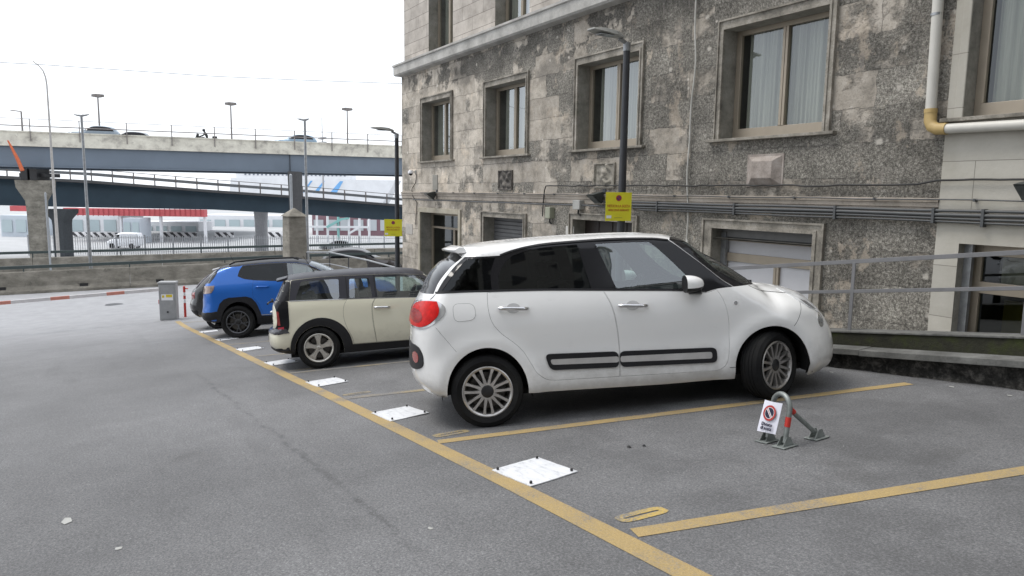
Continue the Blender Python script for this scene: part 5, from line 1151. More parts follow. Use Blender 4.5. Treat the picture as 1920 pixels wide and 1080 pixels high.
# roof-level body-colour strip on the windscreen pillar (bright reflection strip in the photo is the curved glass edge)
for sd_, S_ in ((-1, 'R'), (1, 'L')):
    rd = A.panel('door', WH, inset(drR, .0025), side=S_, th=.018); fd = A.panel('door', WH, inset(drF, .0025), side=S_, th=.018)
    # glasshouse
    gq = loop([(-.33, 1.212), (-.19, 1.375), (-.09, 1.468)], [(-.09, 1.468), (.155, 1.458)], [(.155, 1.458), (.105, 1.33), (.10, 1.188)], [(.10, 1.188), (-.33, 1.212)])
    gr = loop([(.165, 1.184), (.172, 1.30), (.225, 1.40), (.31, 1.468)], [(.31, 1.468), (.45, 1.505), (.62, 1.524), (.895, 1.530)], [(.895, 1.530), (.972, 1.132)], [(.972, 1.132), (.55, 1.162), (.165, 1.184)])
    gf = loop([(1.060, 1.527), (1.3, 1.523), (1.555, 1.510)], [(1.555, 1.510), (1.64, 1.43), (1.82, 1.222), (1.905, 1.10), (1.905, 1.062)], [(1.905, 1.062), (1.8, 1.066), (1.198, 1.113)], [(1.198, 1.113), (1.060, 1.527)])
    ft = loop([(1.76, 1.395), (1.90, 1.262), (2.07, 1.105)], [(2.07, 1.105), (1.955, 1.09)], [(1.955, 1.09), (1.76, 1.395)])
    A.panel('pillar_trim', M_blkg, gh, [gq, gr, gf], side=S_, off=-.004, th=.012)
    wq = A.panel('quarter_window', M_gld, gq, side=S_, off=-.008, th=.003)
    A.panel('window', M_gld, gr, side=S_, off=-.008, th=.003, parent=rd)
    A.panel('window', M_glc, gf, side=S_, off=-.008, th=.003, parent=fd)
    # belt line strip
    bl = loop([(-.385, 1.188), (.06, 1.174), (.55, 1.150), (1.07, 1.112), (1.80, 1.056), (2.0, 1.030)], [(2.0, 1.030), (1.98, 1.046)], [(1.98, 1.046), (1.80, 1.070), (1.07, 1.127), (.55, 1.164), (.06, 1.188), (-.385, 1.202)], [(-.385, 1.202), (-.385, 1.188)])
    A.panel('window_seal', M_rub, bl, side=S_, off=.003, th=.010)
    tr = loop([(.20, 1.472), (.30, 1.500), (.42, 1.524), (.60, 1.541), (.9, 1.547), (1.25, 1.545), (1.60, 1.526), (1.735, 1.508)], [(1.735, 1.508), (1.735, 1.517)], [(1.735, 1.517), (1.6, 1.540), (1.25, 1.560), (.9, 1.562), (.60, 1.556), (.42, 1.538), (.30, 1.515), (.20, 1.486)], [(.20, 1.486), (.20, 1.472)])
    A.panel('roof_seal', M_rub, tr, side=S_, off=.004, th=.012)
    # mouldings
    for dpar, x0, x1 in ((rd, .508, 1.172), (fd, 1.186, 2.072)):
        zt = lambda x: .597 - .0455 * (x - .508); zb = lambda x: .452 - .0385 * (x - .508)
        if x0 < 1: po = [(x0 + .01, zt(x0)), (x1, zt(x1)), (x1, zb(x1)), (x0 + .05, zb(x0))]; pi = [(.562, .548), (x1, .548 - .0395 * (x1 - .56)), (x1, .500 - .0475 * (x1 - .56)), (.575, .500)]
        else: po = [(x0, zt(x0)), (x1, zt(x1)), (x1, zb(x1)), (x0, zb(x0))]; pi = [(x0, .548 - .0395 * (x0 - .56)), (2.025, .491), (2.025, .432), (x0, .500 - .0475 * (x0 - .56))]
        op = rnd_poly(po, .045) if True else po; op = loop(po[:1] + [], step=.03) if False else (rnd_poly(po, .05))
        if x0 < 1: op = [p for p in op]
        mo_ = A.panel('side_moulding', M_rub, op, side=S_, off=.016, th=.02, parent=dpar)
        A.panel('moulding_insert', simple('satin grey insert', (.50, .49, .48), .3, .3), rnd_poly(pi, .022), side=S_, off=.019, th=.006, parent=mo_)
    handle(A, rd, .145, .395, 1.028, 1.008, sd_, M_chrome); handle(A, fd, 1.195, 1.447, .972, .953, sd_, M_chrome)
    mirror(A, 1.90, 1.085, sd_, 1, WH, fd, .155, .175, .10)
    # lamps
    tl = loop([(-.60, 1.00), (-.575, 1.07), (-.52, 1.112), (-.44, 1.122), (-.375, 1.118)], [(-.375, 1.118), (-.362, 1.06), (-.375, 1.005), (-.425, .955), (-.47, .925), (-.53, .905), (-.605, .912), (-.65, .93)], [(-.65, .93), (-.60, 1.00)])
    tc = loop([(-.62, .99), (-.59, 1.08), (-.52, 1.128), (-.42, 1.137), (-.35, 1.110), (-.308, 1.06), (-.325, 1.005), (-.39, .95), (-.47, .905), (-.54, .885), (-.62, .892), (-.66, .93)], [(-.66, .93), (-.62, .99)])
    hl = A.panel('tail_lamp', simple('clear lamp shell', (.55, .55, .56), .12, .5, coat=.6), tc, side=S_, off=.005, th=.02, sp=.025)
    q = NT('red lamp lens'); A.panel('lens', simple('red tail lens', (.50, .008, .006), .25, 0, .25, 22, spec=.15), tl, side=S_, off=.014, th=.012, parent=hl, sp=.02)
    rg = [(-.555 + .055 * math.cos(t), .995 + .058 * math.sin(t)) for t in np.linspace(0, 2 * math.pi, 24, endpoint=False)]
    A.panel('reflector', simple('dark red reflector', (.30, .008, .008), .25, .2, .5, 60, spec=.3), rg, side=S_, off=.0155, th=.003, parent=hl, sp=.02)
    fg = rnd_poly([(-.70, .745), (-.565, .74), (-.525, .66), (-.53, .56), (-.60, .515), (-.70, .52)], .05)
    fo_ = A.panel('fog_lamp', M_rub, fg, side=S_, off=.008, th=.02, sp=.025)
    A.panel('lens', simple('pink fog lens', (.35, .06, .05), .2, 0, .1, coat=.8), [(-.592 + .026 * math.cos(t), .63 + .050 * math.sin(t)) for t in np.linspace(0, 2 * math.pi, 20, endpoint=False)], side=S_, off=.0105, th=.006, parent=fo_, sp=.02)
    hd = loop([(2.832, .985), (2.90, .962), (2.98, .935), (3.06, .905), (3.13, .865)], [(3.13, .865), (3.15, .80), (3.145, .748)], [(3.145, .748), (3.09, .775), (3.00, .818), (2.91, .885), (2.85, .945), (2.832, .985)])
    hh_ = A.panel('headlamp', simple('headlamp inner', (.66, .67, .68), .25, 0, .35, 14, coat=.6), hd, side=S_, off=.004, th=.02, sp=.025)
    A.panel('reflector', simple('headlamp dark bezel', (.25, .25, .26), .2, .4, coat=1), loop([(2.95, .885), (3.03, .85), (3.10, .80), (3.12, .775)], [(3.12, .775), (3.06, .795), (2.98, .845), (2.95, .885)]), side=S_, off=.006, th=.003, parent=hh_, sp=.02)
    dl = [(3.143 + .044 * math.cos(t) * (1 if math.sin(t) > 0 else 1.0), .682 + .068 * math.sin(t)) for t in np.linspace(0, 2 * math.pi, 24, endpoint=False)]
    A.panel('daytime_lamp', simple('lower lamp inner', (.50, .50, .48), .2, .6, .3, 30, coat=1), dl, side=S_, off=.004, th=.02, sp=.02)
    A.panel('side_repeater', M_chrome, [(2.262 + .017 * math.cos(t), .914 + .017 * math.sin(t)) for t in np.linspace(0, 2 * math.pi, 14, endpoint=False)], side=S_, off=.006, th=.01, sp=.02)
    if sd_ < 0:
        fc = rnd_poly([(-.25, 1.095), (-.06, 1.085), (-.055, .945), (-.245, .935)], .06)
        A.panel('fuel_flap', WH, inset(fc, .002), side='R', off=.0025, th=.006)
        A.panel('fuel_flap_gap', M_rub, fc, [inset(fc, .0045)], side='R', off=.0012, th=.002, parent=None)
    for nm, pl in (('panel_gap', [(-.405, .905), (-.33, .80), (-.245, .685)]), ('panel_gap', [(2.93, .865), (2.90, .80), (2.86, .73), (2.80, .665)]), ('panel_gap', [(2.175, .340), (2.24, .335)]), ('panel_gap', [(2.44, 1.053), (2.50, 1.019), (2.58, .991), (2.68, .973), (2.80, .955), (2.86, .945)]), ('panel_gap', [(-.385, 1.18), (-.42, 1.15), (-.455, 1.125)]), ('panel_gap', [(-.185, 1.56), (-.155, 1.53), (-.12, 1.488)])):
        d_ = dens(pl, .03); t_ = .0022; A.panel(nm, M_rub, [(x, z + t_) for x, z in d_] + [(x + .001, z - t_) for x, z in d_[::-1]], side=S_, off=.0008, th=.001, sp=.5)
A.panel('spoiler', WH, None, [loop([(-2, -1), (-2, 3)], [(-2, 3), (-1.9, 3)], [(-1.9, 3), (-1.9, -1)], [(-1.9, -1), (-2, -1)])], off=0, sp=.3).name = 'x_'
bpy.data.objects.remove(bpy.data.objects['x_'])
b = MB(); K = 14; vs = []
for i in range(K + 1):
    y = -.60 + 1.20 * i / K; c_ = 1 - (abs(y) / .62) ** 4 * .35; tipx = -.285 * c_ - .0; vs += [Vector((-.10, y * 1.03, 1.585 - .02 * (abs(y) / .6) ** 3)), Vector((tipx * .7, y, 1.602 - .025 * (abs(y) / .6) ** 3)), Vector((tipx, y, 1.572 - .02 * (abs(y) / .6) ** 3)), Vector((tipx + .01, y, 1.552 - .02 * (abs(y) / .6) ** 3)), Vector((-.16, y, 1.515 - .0 * (abs(y) / .6) ** 3)), Vector((-.08, y * 1.03, 1.52))]
b.add(vs, [(i * 6 + j, i * 6 + (j + 1) % 6, (i + 1) * 6 + (j + 1) % 6, (i + 1) * 6 + j) for i in range(K) for j in range(6)] + [tuple(range(6))[::-1], tuple(K * 6 + j for j in range(6))]); b.build('spoiler', WH, A.root, smooth=50, bevel=.006)
for (x, z) in ((.005, .31), (2.592, .30)): liner(A, x, z, .40, .84, .50)
SPA = dict(n=7, paths=[[(.055, -13, .020, .026), (.11, -12.5, .0145, .022), (.16, -11.5, .013, .014), (.202, -10.5, .019, .010)], [(.055, 13, .020, .026), (.11, 12.5, .0145, .022), (.16, 11.5, .013, .014), (.202, 10.5, .019, .010)]])
wheel(A, 0, -1, .312, .872, .316, .218, .205, SPA, M_rimA, rot0=12); wheel(A, 0, 1, .312, .872, .316, .218, .205, SPA, M_rimA)
wheel(A, 2.605, -1, .312, .862, .316, .218, .205, SPA, M_rimA, steer=28, rot0=20); wheel(A, 2.605, 1, .312, .862, .316, .218, .205, SPA, M_rimA, steer=28)
cabin(A, 2.05, 1.02, [(1.15, .62, 'f'), (.30, .62, 'r')], (-.30, 3.2, .22), (1.72, .38, 1.0), 1.25)
b = MB(); b.box(2.42, 2.66, -.50, .50, .93, 1.015); b.build('wiper_cowl', M_rub, A.root)
for y in (-.35, .25): b = MB(); b.tube([(2.655, y, 1.06), (2.60, y + .25, 1.105), (2.56, y + .50, 1.12)], .009, 6); b.tube([(2.655, y, 1.04), (2.655, y, 1.07)], .018, 8); b.build('wiper', M_rub, A.root, smooth=50)
for o in [o for o in bpy.data.objects if o.parent == A.root and o.name.startswith('fuel_flap_gap')]: pass
# ================================================================== the other parked cars
def carframe(s_, n_, lat, head=(.30481, .95037)):
    e = .5; nn_ = Vector((-(gz(-(-s_ + e), n_) - gz(-(-s_ - e), n_)) / (2 * e), -(gz(s_, n_ + e) - gz(s_, n_ - e)) / (2 * e), 1)).normalized()
    F = Vector((head[0], head[1], 0)); F = (F - nn_ * F.dot(nn_)).normalized(); L = nn_.cross(F); O = P(s_, n_, gz(s_, n_)) + L * lat
    return basis(O, F, L, nn_)
MBm = basis(Vector((-10.75921, 3.11364, -2.58323)), Vector((.30481, .95037, .06242)), Vector((-.94667, .30951, -.08954)), Vector((-.10441, -.0318, .99403)))
CR = carpaint('cream car paint', (.70, .67, .53), .3, .8, 0, .03, .10); RF = simple('anthracite roof paint', (.026, .026, .034), .42, 0, .05, spec=.3)
topB = [(-.455, 1.285), (-.43, 1.325), (-.33, 1.352), (-.1, 1.370), (.25, 1.380), (.70, 1.375), (1.1, 1.358), (1.40, 1.325), (1.56, 1.285), (1.68, 1.21), (1.86, 1.06), (1.97, .955), (2.1, .925), (2.4, .89), (2.7, .83), (2.93, .745)]
rearB = [(-.40, .235), (-.60, .262), (-.69, .31), (-.722, .38), (-.728, .46), (-.715, .56), (-.665, .60), (-.645, .66), (-.64, .80), (-.625, .94), (-.575, 1.03), (-.51, 1.16), (-.455, 1.285)]
frontB = [(3.02, .20), (3.12, .28), (3.16, .40), (3.15, .52), (3.08, .64), (2.93, .745)]
botB = [(3.02, .20), (2.1, .18), (.4, .20), (-.40, .235)]
B = Car('cream_estate_car', 'small cream estate car with black roof and black wheel arches, parked in the middle', 'car', MBm, topB, rearB, frontB, botB,
    W=[(.18, .78), (.30, .82), (.5, .835), (.75, .832), (.88, .822), (.96, .80), (1.1, .75), (1.27, .69), (1.37, .64)], Rt=[(-.6, .10), (0, .085), (1.2, .09), (1.45, .12), (1.7, .26), (1.95, .22), (2.05, .10), (2.9, .2)],
    Rr=[(.2, .25), (.55, .30), (.65, .14), (.95, .13), (1.2, .14)], Rf=[(.2, .6), (.7, .7), (1.1, .4)], sp=.06, bumps=[(.01, .29, .40, .012, .05)])
wR = arch(.01, .275, .335, .335, .0); wF = arch(2.547, .275, .335, .335, .0)
ghB = loop([(-.355, .992), (.437, .960), (1.42, .905), (1.86, .872)], [(1.86, .872), (1.95, .93)], [(1.95, .93), (1.80, 1.06), (1.66, 1.17), (1.585, 1.225)], [(1.585, 1.225), (1.15, 1.264), (.463, 1.290), (.087, 1.294), (-.315, 1.280)], [(-.315, 1.280), (-.355, .992)])
wsB = loop([(1.59, 1.230), (1.72, 1.30)], [(1.72, 1.30), (2.15, 1.1)], [(2.15, 1.1), (2.0, .955)], [(2.0, .955), (1.955, .935)], [(1.955, .935), (1.80, 1.065), (1.59, 1.230)])
rfB = loop([(1.58, 1.2265), (1.15, 1.266), (.463, 1.292), (.087, 1.296), (-.318, 1.282), (-.40, 1.278)], [(-.40, 1.278), (-.9, 1.27)], [(-.9, 1.27), (-.9, 1.6)], [(-.9, 1.6), (1.72, 1.6)], [(1.72, 1.6), (1.72, 1.30)], [(1.72, 1.30), (1.58, 1.2265)])
B.panel('body', CR, None, [wR, wF, ghB, wsB, rfB]); B.panel('inner_shell', M_liner, None, [wR, wF, inset(ghB, .03), inset(wsB, .03)], off=-.03, edge=False, sp=.15)
B.panel('roof', RF, rfB, off=.002); B.panel('windscreen', M_ws, wsB)
for sd_, S_ in ((-1, 'R'), (1, 'L')):
    g1 = rnd_poly([(-.275, .997), (-.175, 1.262), (.345, 1.256), (.335, .975)], .03); g2 = rnd_poly([(.475, .972), (.495, 1.245), (.775, 1.232), (.80, .958)], .02); g3 = loop([(.872, .945), (.862, 1.252)], [(.862, 1.252), (1.3, 1.236), (1.52, 1.215)], [(1.52, 1.215), (1.66, 1.10), (1.80, .97), (1.84, .895)], [(1.84, .895), (1.4, .915), (.872, .945)])
    B.panel('pillar_trim', RF, ghB, [g1, g2, g3], side=S_, off=-.003)
    d1 = loop([(.440, .955), (.395, .88), (.375, .80), (.375, .70), (.395, .60), (.43, .50)], [(.43, .50), (.475, .40), (.49, .31)], [(.49, .31), (.81, .305)], [(.81, .305), (.785, .55), (.778, .78), (.80, .88), (.838, .934)], [(.838, .934), (.440, .955)])
    d2 = loop([(.842, .934), (.806, .88), (.784, .78), (.791, .55), (.816, .305)], [(.816, .305), (1.85, .285)], [(1.85, .285), (1.92, .5), (1.9, .75), (1.84, .878)], [(1.84, .878), (1.42, .903), (.842, .934)])
    for dd, hx, gg, gm in ((d1, None, g2, M_glc), (d2, (.815, 1.035, .812, .798), g3, M_glc)):
        do = B.panel('door', CR, inset(dd, .003), side=S_, off=.003, th=.006); B.panel('panel_gap', M_rub, dd, [inset(dd, .005)], side=S_, off=.0015, th=.002)
        B.panel('window', gm, gg, side=S_, off=-.006, th=.003, parent=do)
        if hx: handle(B, do, *hx, sd_, M_chrome)
    B.panel('quarter_window', glassmat('half tinted glass', (.30, .36, .38), 1.5, .16), g1, side=S_, off=-.006, th=.003)
    for x, w_ in ((.448, .006), (.848, .008)): B.panel('window_seal', M_rub, [(x - w_, .955), (x + w_, .955), (x + w_ - .004, 1.272), (x - w_ - .004, 1.272)], side=S_, off=.003, th=.004)
    B.panel('chrome_strip', M_chrome, loop([(-.355, .986), (.437, .954), (1.42, .899), (1.86, .866)], [(1.86, .866), (1.86, .876)], [(1.86, .876), (1.42, .910), (.437, .965), (-.355, .997)], [(-.355, .997), (-.355, .986)]), side=S_, off=.004, th=.006, sp=.3)
    B.panel('door_gap_line', M_rub, loop([(-.52, 1.275), (-.40, 1.27)], [(-.40, 1.27), (-.47, 1.10), (-.525, 1.00)], [(-.525, 1.00), (-.545, 1.00), (-.50, 1.15), (-.52, 1.275)]), side=S_, off=.002, th=.002)
    tb = loop([(-.575, .985), (-.42, .995), (-.372, .985)], [(-.372, .985), (-.372, .75), (-.38, .63), (-.41, .57), (-.50, .535), (-.61, .535)], [(-.61, .535), (-.60, .60), (-.545, .66), (-.535, .85), (-.575, .985)])
    tp_ = B.panel('tail_lamp', M_blkg, tb, side=S_, off=.006, sp=.03)
    B.panel('lens', simple('dark red lens', (.30, .03, .03), .2, 0, .3, 20, coat=1), loop([(-.535, .86), (-.505, .86)], [(-.505, .86), (-.495, .66)], [(-.495, .66), (-.53, .66)], [(-.53, .66), (-.535, .86)]), side=S_, off=.010, parent=tp_, sp=.03)
    B.panel('reflector', simple('bright red band', (.50, .02, .05), .2, coat=1), [(-.53, .605), (-.45, .61), (-.45, .635), (-.53, .635)], side=S_, off=.013, parent=tp_, sp=.03)
    # black plastic arch and sill
    oa = [(.04 + .43 * math.cos(t), .29 + .435 * math.sin(t)) for t in np.linspace(0, math.pi, 24)]
    B.panel('arch_cladding', M_rub, [(.472, .29)] + oa[1:-1] + [(-.39, .29), (-.40, .335), (-.66, .345), (-.75, .33), (-.75, .1), (.48, .1)], [arch(.01, .275, .338, .338, -.1)], side=S_, off=.010, sp=.05)
    B.panel('sill_cladding', M_rub, [(.46, .305), (1.275, .290), (2.12, .275), (2.12, .1), (.46, .1)], side=S_, off=.010)
    of = [(2.52 + .42 * math.cos(t), .285 + .42 * math.sin(t)) for t in np.linspace(0, math.pi, 24)]
    B.panel('arch_cladding', M_rub, of + [(2.10, .1), (3.3, .1), (3.3, .28)], [arch(2.547, .275, .338, .338, -.1)], side=S_, off=.010, sp=.05)
    mirror(B, 1.72, .92, sd_, 1, RF, bpy.data.objects.get('door') and B.root, .12, .15, .09)
    B.panel('headlamp', simple('round lamp', (.5, .5, .52), .2, .5, .3, 20, coat=1), [(2.82 + .10 * math.cos(t), .66 + .10 * math.sin(t)) for t in np.linspace(0, 2 * math.pi, 24, endpoint=False)], side=S_, off=.006)
B.panel('rear_door_frame', M_blkg, [(-.9, .995), (-.358, .995), (-.318, 1.281), (-.9, 1.281)], [rnd_poly([(-.60, 1.02), (-.535, 1.02), (-.455, 1.24), (-.50, 1.26)], .02)], off=.003, th=.004, sp=.03)
B.panel('bumper_top', simple('satin chrome-black bumper top', (.12, .12, .13), .18, .7), [(-.80, .545), (-.38, .545), (-.42, .60), (-.56, .615), (-.80, .615)], off=.012, sp=.03)
B.panel('bumper_trim', M_chrome, [(-.80, .43), (-.705, .43), (-.705, .50), (-.80, .50)], off=.010, sp=.02)
b = MB()
b.tube([(-.66, .10, .80), (-.70, .12, .80), (-.70, .25, .80), (-.66, .27, .80)], .018, 8); b.build('handle', M_chrome, B.root, smooth=50)
b = MB(); b.tube([(-.64, -.06, .98), (-.70, -.10, .96), (-.70, -.30, .95)], .014, 6); b.tube([(-.64, -.02, .98), (-.67, -.02, .98)], .03, 8); b.build('wiper', M_rub, B.root, smooth=50)
b = MB(); b.tube([(-.02, 0, 1.37), (-.03, 0, 1.40), (-.16, 0, 1.62)], [.012, .006, .003], 6); b.build('aerial', M_rub, B.root, smooth=50)
b = MB(); K = 12; vs = []
for i in range(K + 1): y = -.57 + 1.14 * i / K; c_ = (abs(y) / .6) ** 3; vs += [Vector((-.38, y, 1.345 - .03 * c_)), Vector((-.545 + .03 * c_, y, 1.315 - .03 * c_)), Vector((-.545 + .03 * c_, y, 1.295 - .03 * c_)), Vector((-.38, y, 1.275))]
b.add(vs, [(i * 4 + j, i * 4 + (j + 1) % 4, (i + 1) * 4 + (j + 1) % 4, (i + 1) * 4 + j) for i in range(K) for j in range(4)] + [(3, 2, 1, 0), tuple(K * 4 + j for j in range(4))]); b.build('spoiler', RF, B.root, smooth=40)
for x in (.01, 2.547): liner(B, x, .28, .345, .80, .46)
SPB = dict(n=5, paths=[[(.03, 0, .034, .022), (.08, 0, .030, .014), (.125, 0, .040, .008), (.16, 0, .056, .008), (.188, 0, .064, .014)]])
for x in (0, 2.547): wheel(B, x, -1, .298, .842, .302, .203, .18, SPB, M_rimB, rot0=90, hubr=.035, tread=False, hub=M_rimB); wheel(B, x, 1, .298, .842, .302, .203, .18, SPB, M_rimB, hubr=.035, tread=False)
cabin(B, 1.75, .86, [(1.05, .50, 'f'), (.25, .50, 'r')], (-.4, 2.9, .17), (1.45, .34, .88), 1.3)

BU = carpaint('bright blue metallic paint', (.004, .125, .52), .3, .6, .2, .1, .05); RFJ = simple('black roof paint', (.010, .010, .013), .45, 0, .05, spec=.25)
MJ = basis(Vector((-16.69278, 3.09746, -3.20701)), Vector((.30481, .95037, .06242)), Vector((-.94667, .30951, -.08954)), Vector((-.10441, -.0318, .99403)))
topJ = [(-.43, 1.49), (-.36, 1.535), (-.2, 1.578), (.1, 1.612), (.6, 1.630), (1.0, 1.622), (1.3, 1.60), (1.6, 1.53), (1.95, 1.365), (2.25, 1.17), (2.36, 1.115), (2.6, 1.09), (3.0, 1.03), (3.28, .93)]
rearJ = [(-.50, .37), (-.72, .40), (-.795, .47), (-.80, .58), (-.775, .70), (-.755, .88), (-.72, 1.05), (-.70, 1.15), (-.655, 1.21), (-.56, 1.36), (-.43, 1.49)]
frontJ = [(3.30, .30), (3.42, .42), (3.45, .6), (3.40, .8), (3.28, .93)]
Jc = Car('blue_suv', 'bright blue off-road car with black roof and dark wheels, second from the far end', 'car', MJ, topJ, rearJ, frontJ, [(3.30, .30), (2.2, .27), (.4, .27), (-.50, .37)],
    W=[(.27, .86), (.4, .90), (.7, .905), (1.0, .90), (1.12, .875), (1.3, .81), (1.5, .73), (1.62, .68)], Rt=[(-.6, .14), (0, .10), (1.3, .11), (1.7, .3), (2.2, .3), (2.4, .14), (3.2, .22)], Rr=[(.3, .35), (.8, .32), (1.2, .22), (1.5, .2)], Rf=[(.3, .6), (.9, .7), (1.3, .4)], sp=.07)
jR = arch(.03, .36, .395, .44, .0); jF = arch(2.64, .36, .395, .44, .0)
ghJ = loop([(.055, 1.315), (.10, 1.44), (.165, 1.535)], [(.165, 1.535), (.6, 1.555), (1.05, 1.545), (1.30, 1.52), (1.52, 1.46)], [(1.52, 1.46), (1.80, 1.30), (2.02, 1.14)], [(2.02, 1.14), (1.9, 1.10), (1.3, 1.12), (.91, 1.150), (.45, 1.198), (.30, 1.222), (.18, 1.25), (.055, 1.315)])
rfJ = loop([(-.9, 1.42), (-.44, 1.43), (-.33, 1.482), (-.1, 1.515), (.10, 1.522)], [(.10, 1.522), (.165, 1.537)], [(.165, 1.537), (.6, 1.557), (1.05, 1.547), (1.30, 1.522), (1.52, 1.462)], [(1.52, 1.462), (1.63, 1.60)], [(1.63, 1.60), (1.6, 1.9)], [(1.6, 1.9), (-.9, 1.9)], [(-.9, 1.9), (-.9, 1.42)])
wsJ = loop([(1.525, 1.462), (1.632, 1.60)], [(1.632, 1.60), (2.5, 1.3)], [(2.5, 1.3), (2.37, 1.118)], [(2.37, 1.118), (2.03, 1.14)], [(2.03, 1.14), (1.80, 1.302), (1.525, 1.462)])
tgJ = loop([(-.9, 1.42), (-.43, 1.43), (-.32, 1.484)], [(-.32, 1.484), (-.38, 1.36), (-.50, 1.205)], [(-.50, 1.205), (-.9, 1.205)], [(-.9, 1.215), (-.9, 1.42)])
Jc.panel('body', BU, None, [jR, jF, ghJ, rfJ, wsJ, tgJ]); Jc.panel('inner_shell', M_liner, None, [jR, jF, inset(ghJ, .03), inset(wsJ, .03)], off=-.03, edge=False, sp=.15)
Jc.panel('roof', RFJ, rfJ, off=.001); Jc.panel('windscreen', M_ws, wsJ); Jc.panel('tailgate_glass', M_blkg, tgJ)
for sd_, S_ in ((-1, 'R'), (1, 'L')):
    g1 = loop([(.11, 1.325), (.155, 1.45), (.21, 1.515)], [(.21, 1.515), (.6, 1.532), (.98, 1.527)], [(.98, 1.527), (1.005, 1.165)], [(1.005, 1.165), (.45, 1.225), (.28, 1.255), (.11, 1.325)])
    g2 = loop([(1.075, 1.527), (1.3, 1.502), (1.48, 1.455)], [(1.48, 1.455), (1.75, 1.30), (1.95, 1.145)], [(1.95, 1.145), (1.8, 1.125), (1.09, 1.158)], [(1.09, 1.158), (1.075, 1.527)])
    Jc.panel('pillar_trim', M_blkg, ghJ, [g1, g2], side=S_, off=-.002)
    d1 = loop([(.37, 1.208), (.34, 1.0), (.345, .84)], [(.345, .84), (.43, .72), (.50, .55), (.53, .47)], [(.53, .47), (1.04, .46)], [(1.04, .46), (1.06, .8), (1.05, 1.135)], [(1.05, 1.135), (.91, 1.148), (.37, 1.208)])
    d2 = loop([(1.056, 1.134), (1.066, .8), (1.046, .46)], [(1.046, .46), (2.02, .45)], [(2.02, .45), (2.06, .8), (1.98, 1.10)], [(1.98, 1.10), (1.9, 1.098), (1.3, 1.118), (1.056, 1.134)])
    for dd, hx, gg, gm in ((d1, (.42, .68, 1.065, 1.05), g1, M_gld), (d2, (1.12, 1.36, 1.03, 1.015), g2, M_glc)):
        do = Jc.panel('door', BU, inset(dd, .003), side=S_, off=.003, th=.006); Jc.panel('panel_gap', M_rub, dd, [inset(dd, .006)], side=S_, off=.0015, th=.002)
        Jc.panel('window', gm, gg, side=S_, off=-.006, th=.003, parent=do); handle(Jc, do, *hx, sd_, BU, False)
    oa = [(-.42, .42), (-.40, .60), (-.335, .76), (-.25, .845), (-.15, .875), (.20, .875), (.31, .835), (.40, .72), (.47, .52), (.49, .42)]
    Jc.panel('arch_cladding', M_rub, [(-.42, .1)] + oa + [(.49, .1)], [arch(.03, .36, .36, .415, -.2)], side=S_, off=.014, sp=.06)
    Jc.panel('arch_cladding', M_rub, [(x + 2.61, z) for x, z in [(-.42, .1)] + oa + [(.49, .1)]], [arch(2.64, .36, .36, .415, -.2)], side=S_, off=.014, sp=.06)
    Jc.panel('sill_cladding', M_rub, [(.48, .44), (2.2, .42), (2.2, .1), (.48, .1)], side=S_, off=.010)
    Jc.panel('chrome_strip', M_chrome, [(.48, .452), (1.2, .448), (1.2, .458), (.48, .464)], side=S_, off=.012, th=.008)
    Jc.panel('bumper_cladding', M_rub, [(-.9, .60), (-.60, .585), (-.405, .60), (-.37, .45), (-.37, .1), (-.9, .1)], side=S_, off=.012)
    Jc.panel('tail_lamp', simple('smoked lamp', (.28, .20, .17), .15, .2, .4, 14, coat=1), loop([(-.76, 1.135), (-.60, 1.150), (-.41, 1.150)], [(-.41, 1.150), (-.43, 1.07), (-.48, 1.00)], [(-.48, 1.00), (-.63, .99), (-.76, 1.0)], [(-.76, 1.0), (-.76, 1.135)]), side=S_, off=.008)
    b = MB(); b.tube([(-.12, sd_ * .60, 1.57), (0, sd_ * .60, 1.625), (.6, sd_ * .60, 1.655), (1.2, sd_ * .60, 1.635), (1.32, sd_ * .60, 1.59)], .018, 8); b.build('roof_rail', M_rub, Jc.root, smooth=50)
    mirror(Jc, 1.86, 1.13, sd_, 1, RFJ, Jc.root, .16, .18, .10)
b = MB(); b.tube([(-.10, 0, 1.59), (-.11, 0, 1.63), (-.17, 0, 1.78)], [.014, .006, .004], 6); b.build('aerial', M_rub, Jc.root, smooth=50)
b = MB(); K = 12; vs = []
for i in range(K + 1): y = -.62 + 1.24 * i / K; c_ = (abs(y) / .6) ** 3; vs += [Vector((-.33, y, 1.545 - .03 * c_)), Vector((-.50 + .03 * c_, y, 1.512 - .03 * c_)), Vector((-.50 + .03 * c_, y, 1.49 - .03 * c_)), Vector((-.33, y, 1.475))]
b.add(vs, [(i * 4 + j, i * 4 + (j + 1) % 4, (i + 1) * 4 + (j + 1) % 4, (i + 1) * 4 + j) for i in range(K) for j in range(4)] + [(3, 2, 1, 0), tuple(K * 4 + j for j in range(4))]); b.build('spoiler', simple('grey spoiler', (.3, .3, .31), .3), Jc.root, smooth=40)
for x in (.03, 2.64): liner(Jc, x, .37, .425, .87, .5)
SPJ = dict(n=5, paths=[[(.04, 0, .022, .03), (.10, 0, .018, .018), (.14, -6, .014, .014), (.222, -13, .013, .010)], [(.10, 0, .018, .018), (.14, 6, .014, .014), (.222, 13, .013, .010)]])
for x in (0, 2.636): wheel(Jc, x, -1, .345, .912, .350, .238, .225, SPJ, M_rimC, rot0=54, tread=False); wheel(Jc, x, 1, .345, .912, .350, .238, .225, SPJ, M_rimC, tread=False)
cabin(Jc, 1.95, 1.05, [(1.2, .70, 'f'), (.35, .70, 'r')], (-.5, 3.1, .28), None, 1.4)

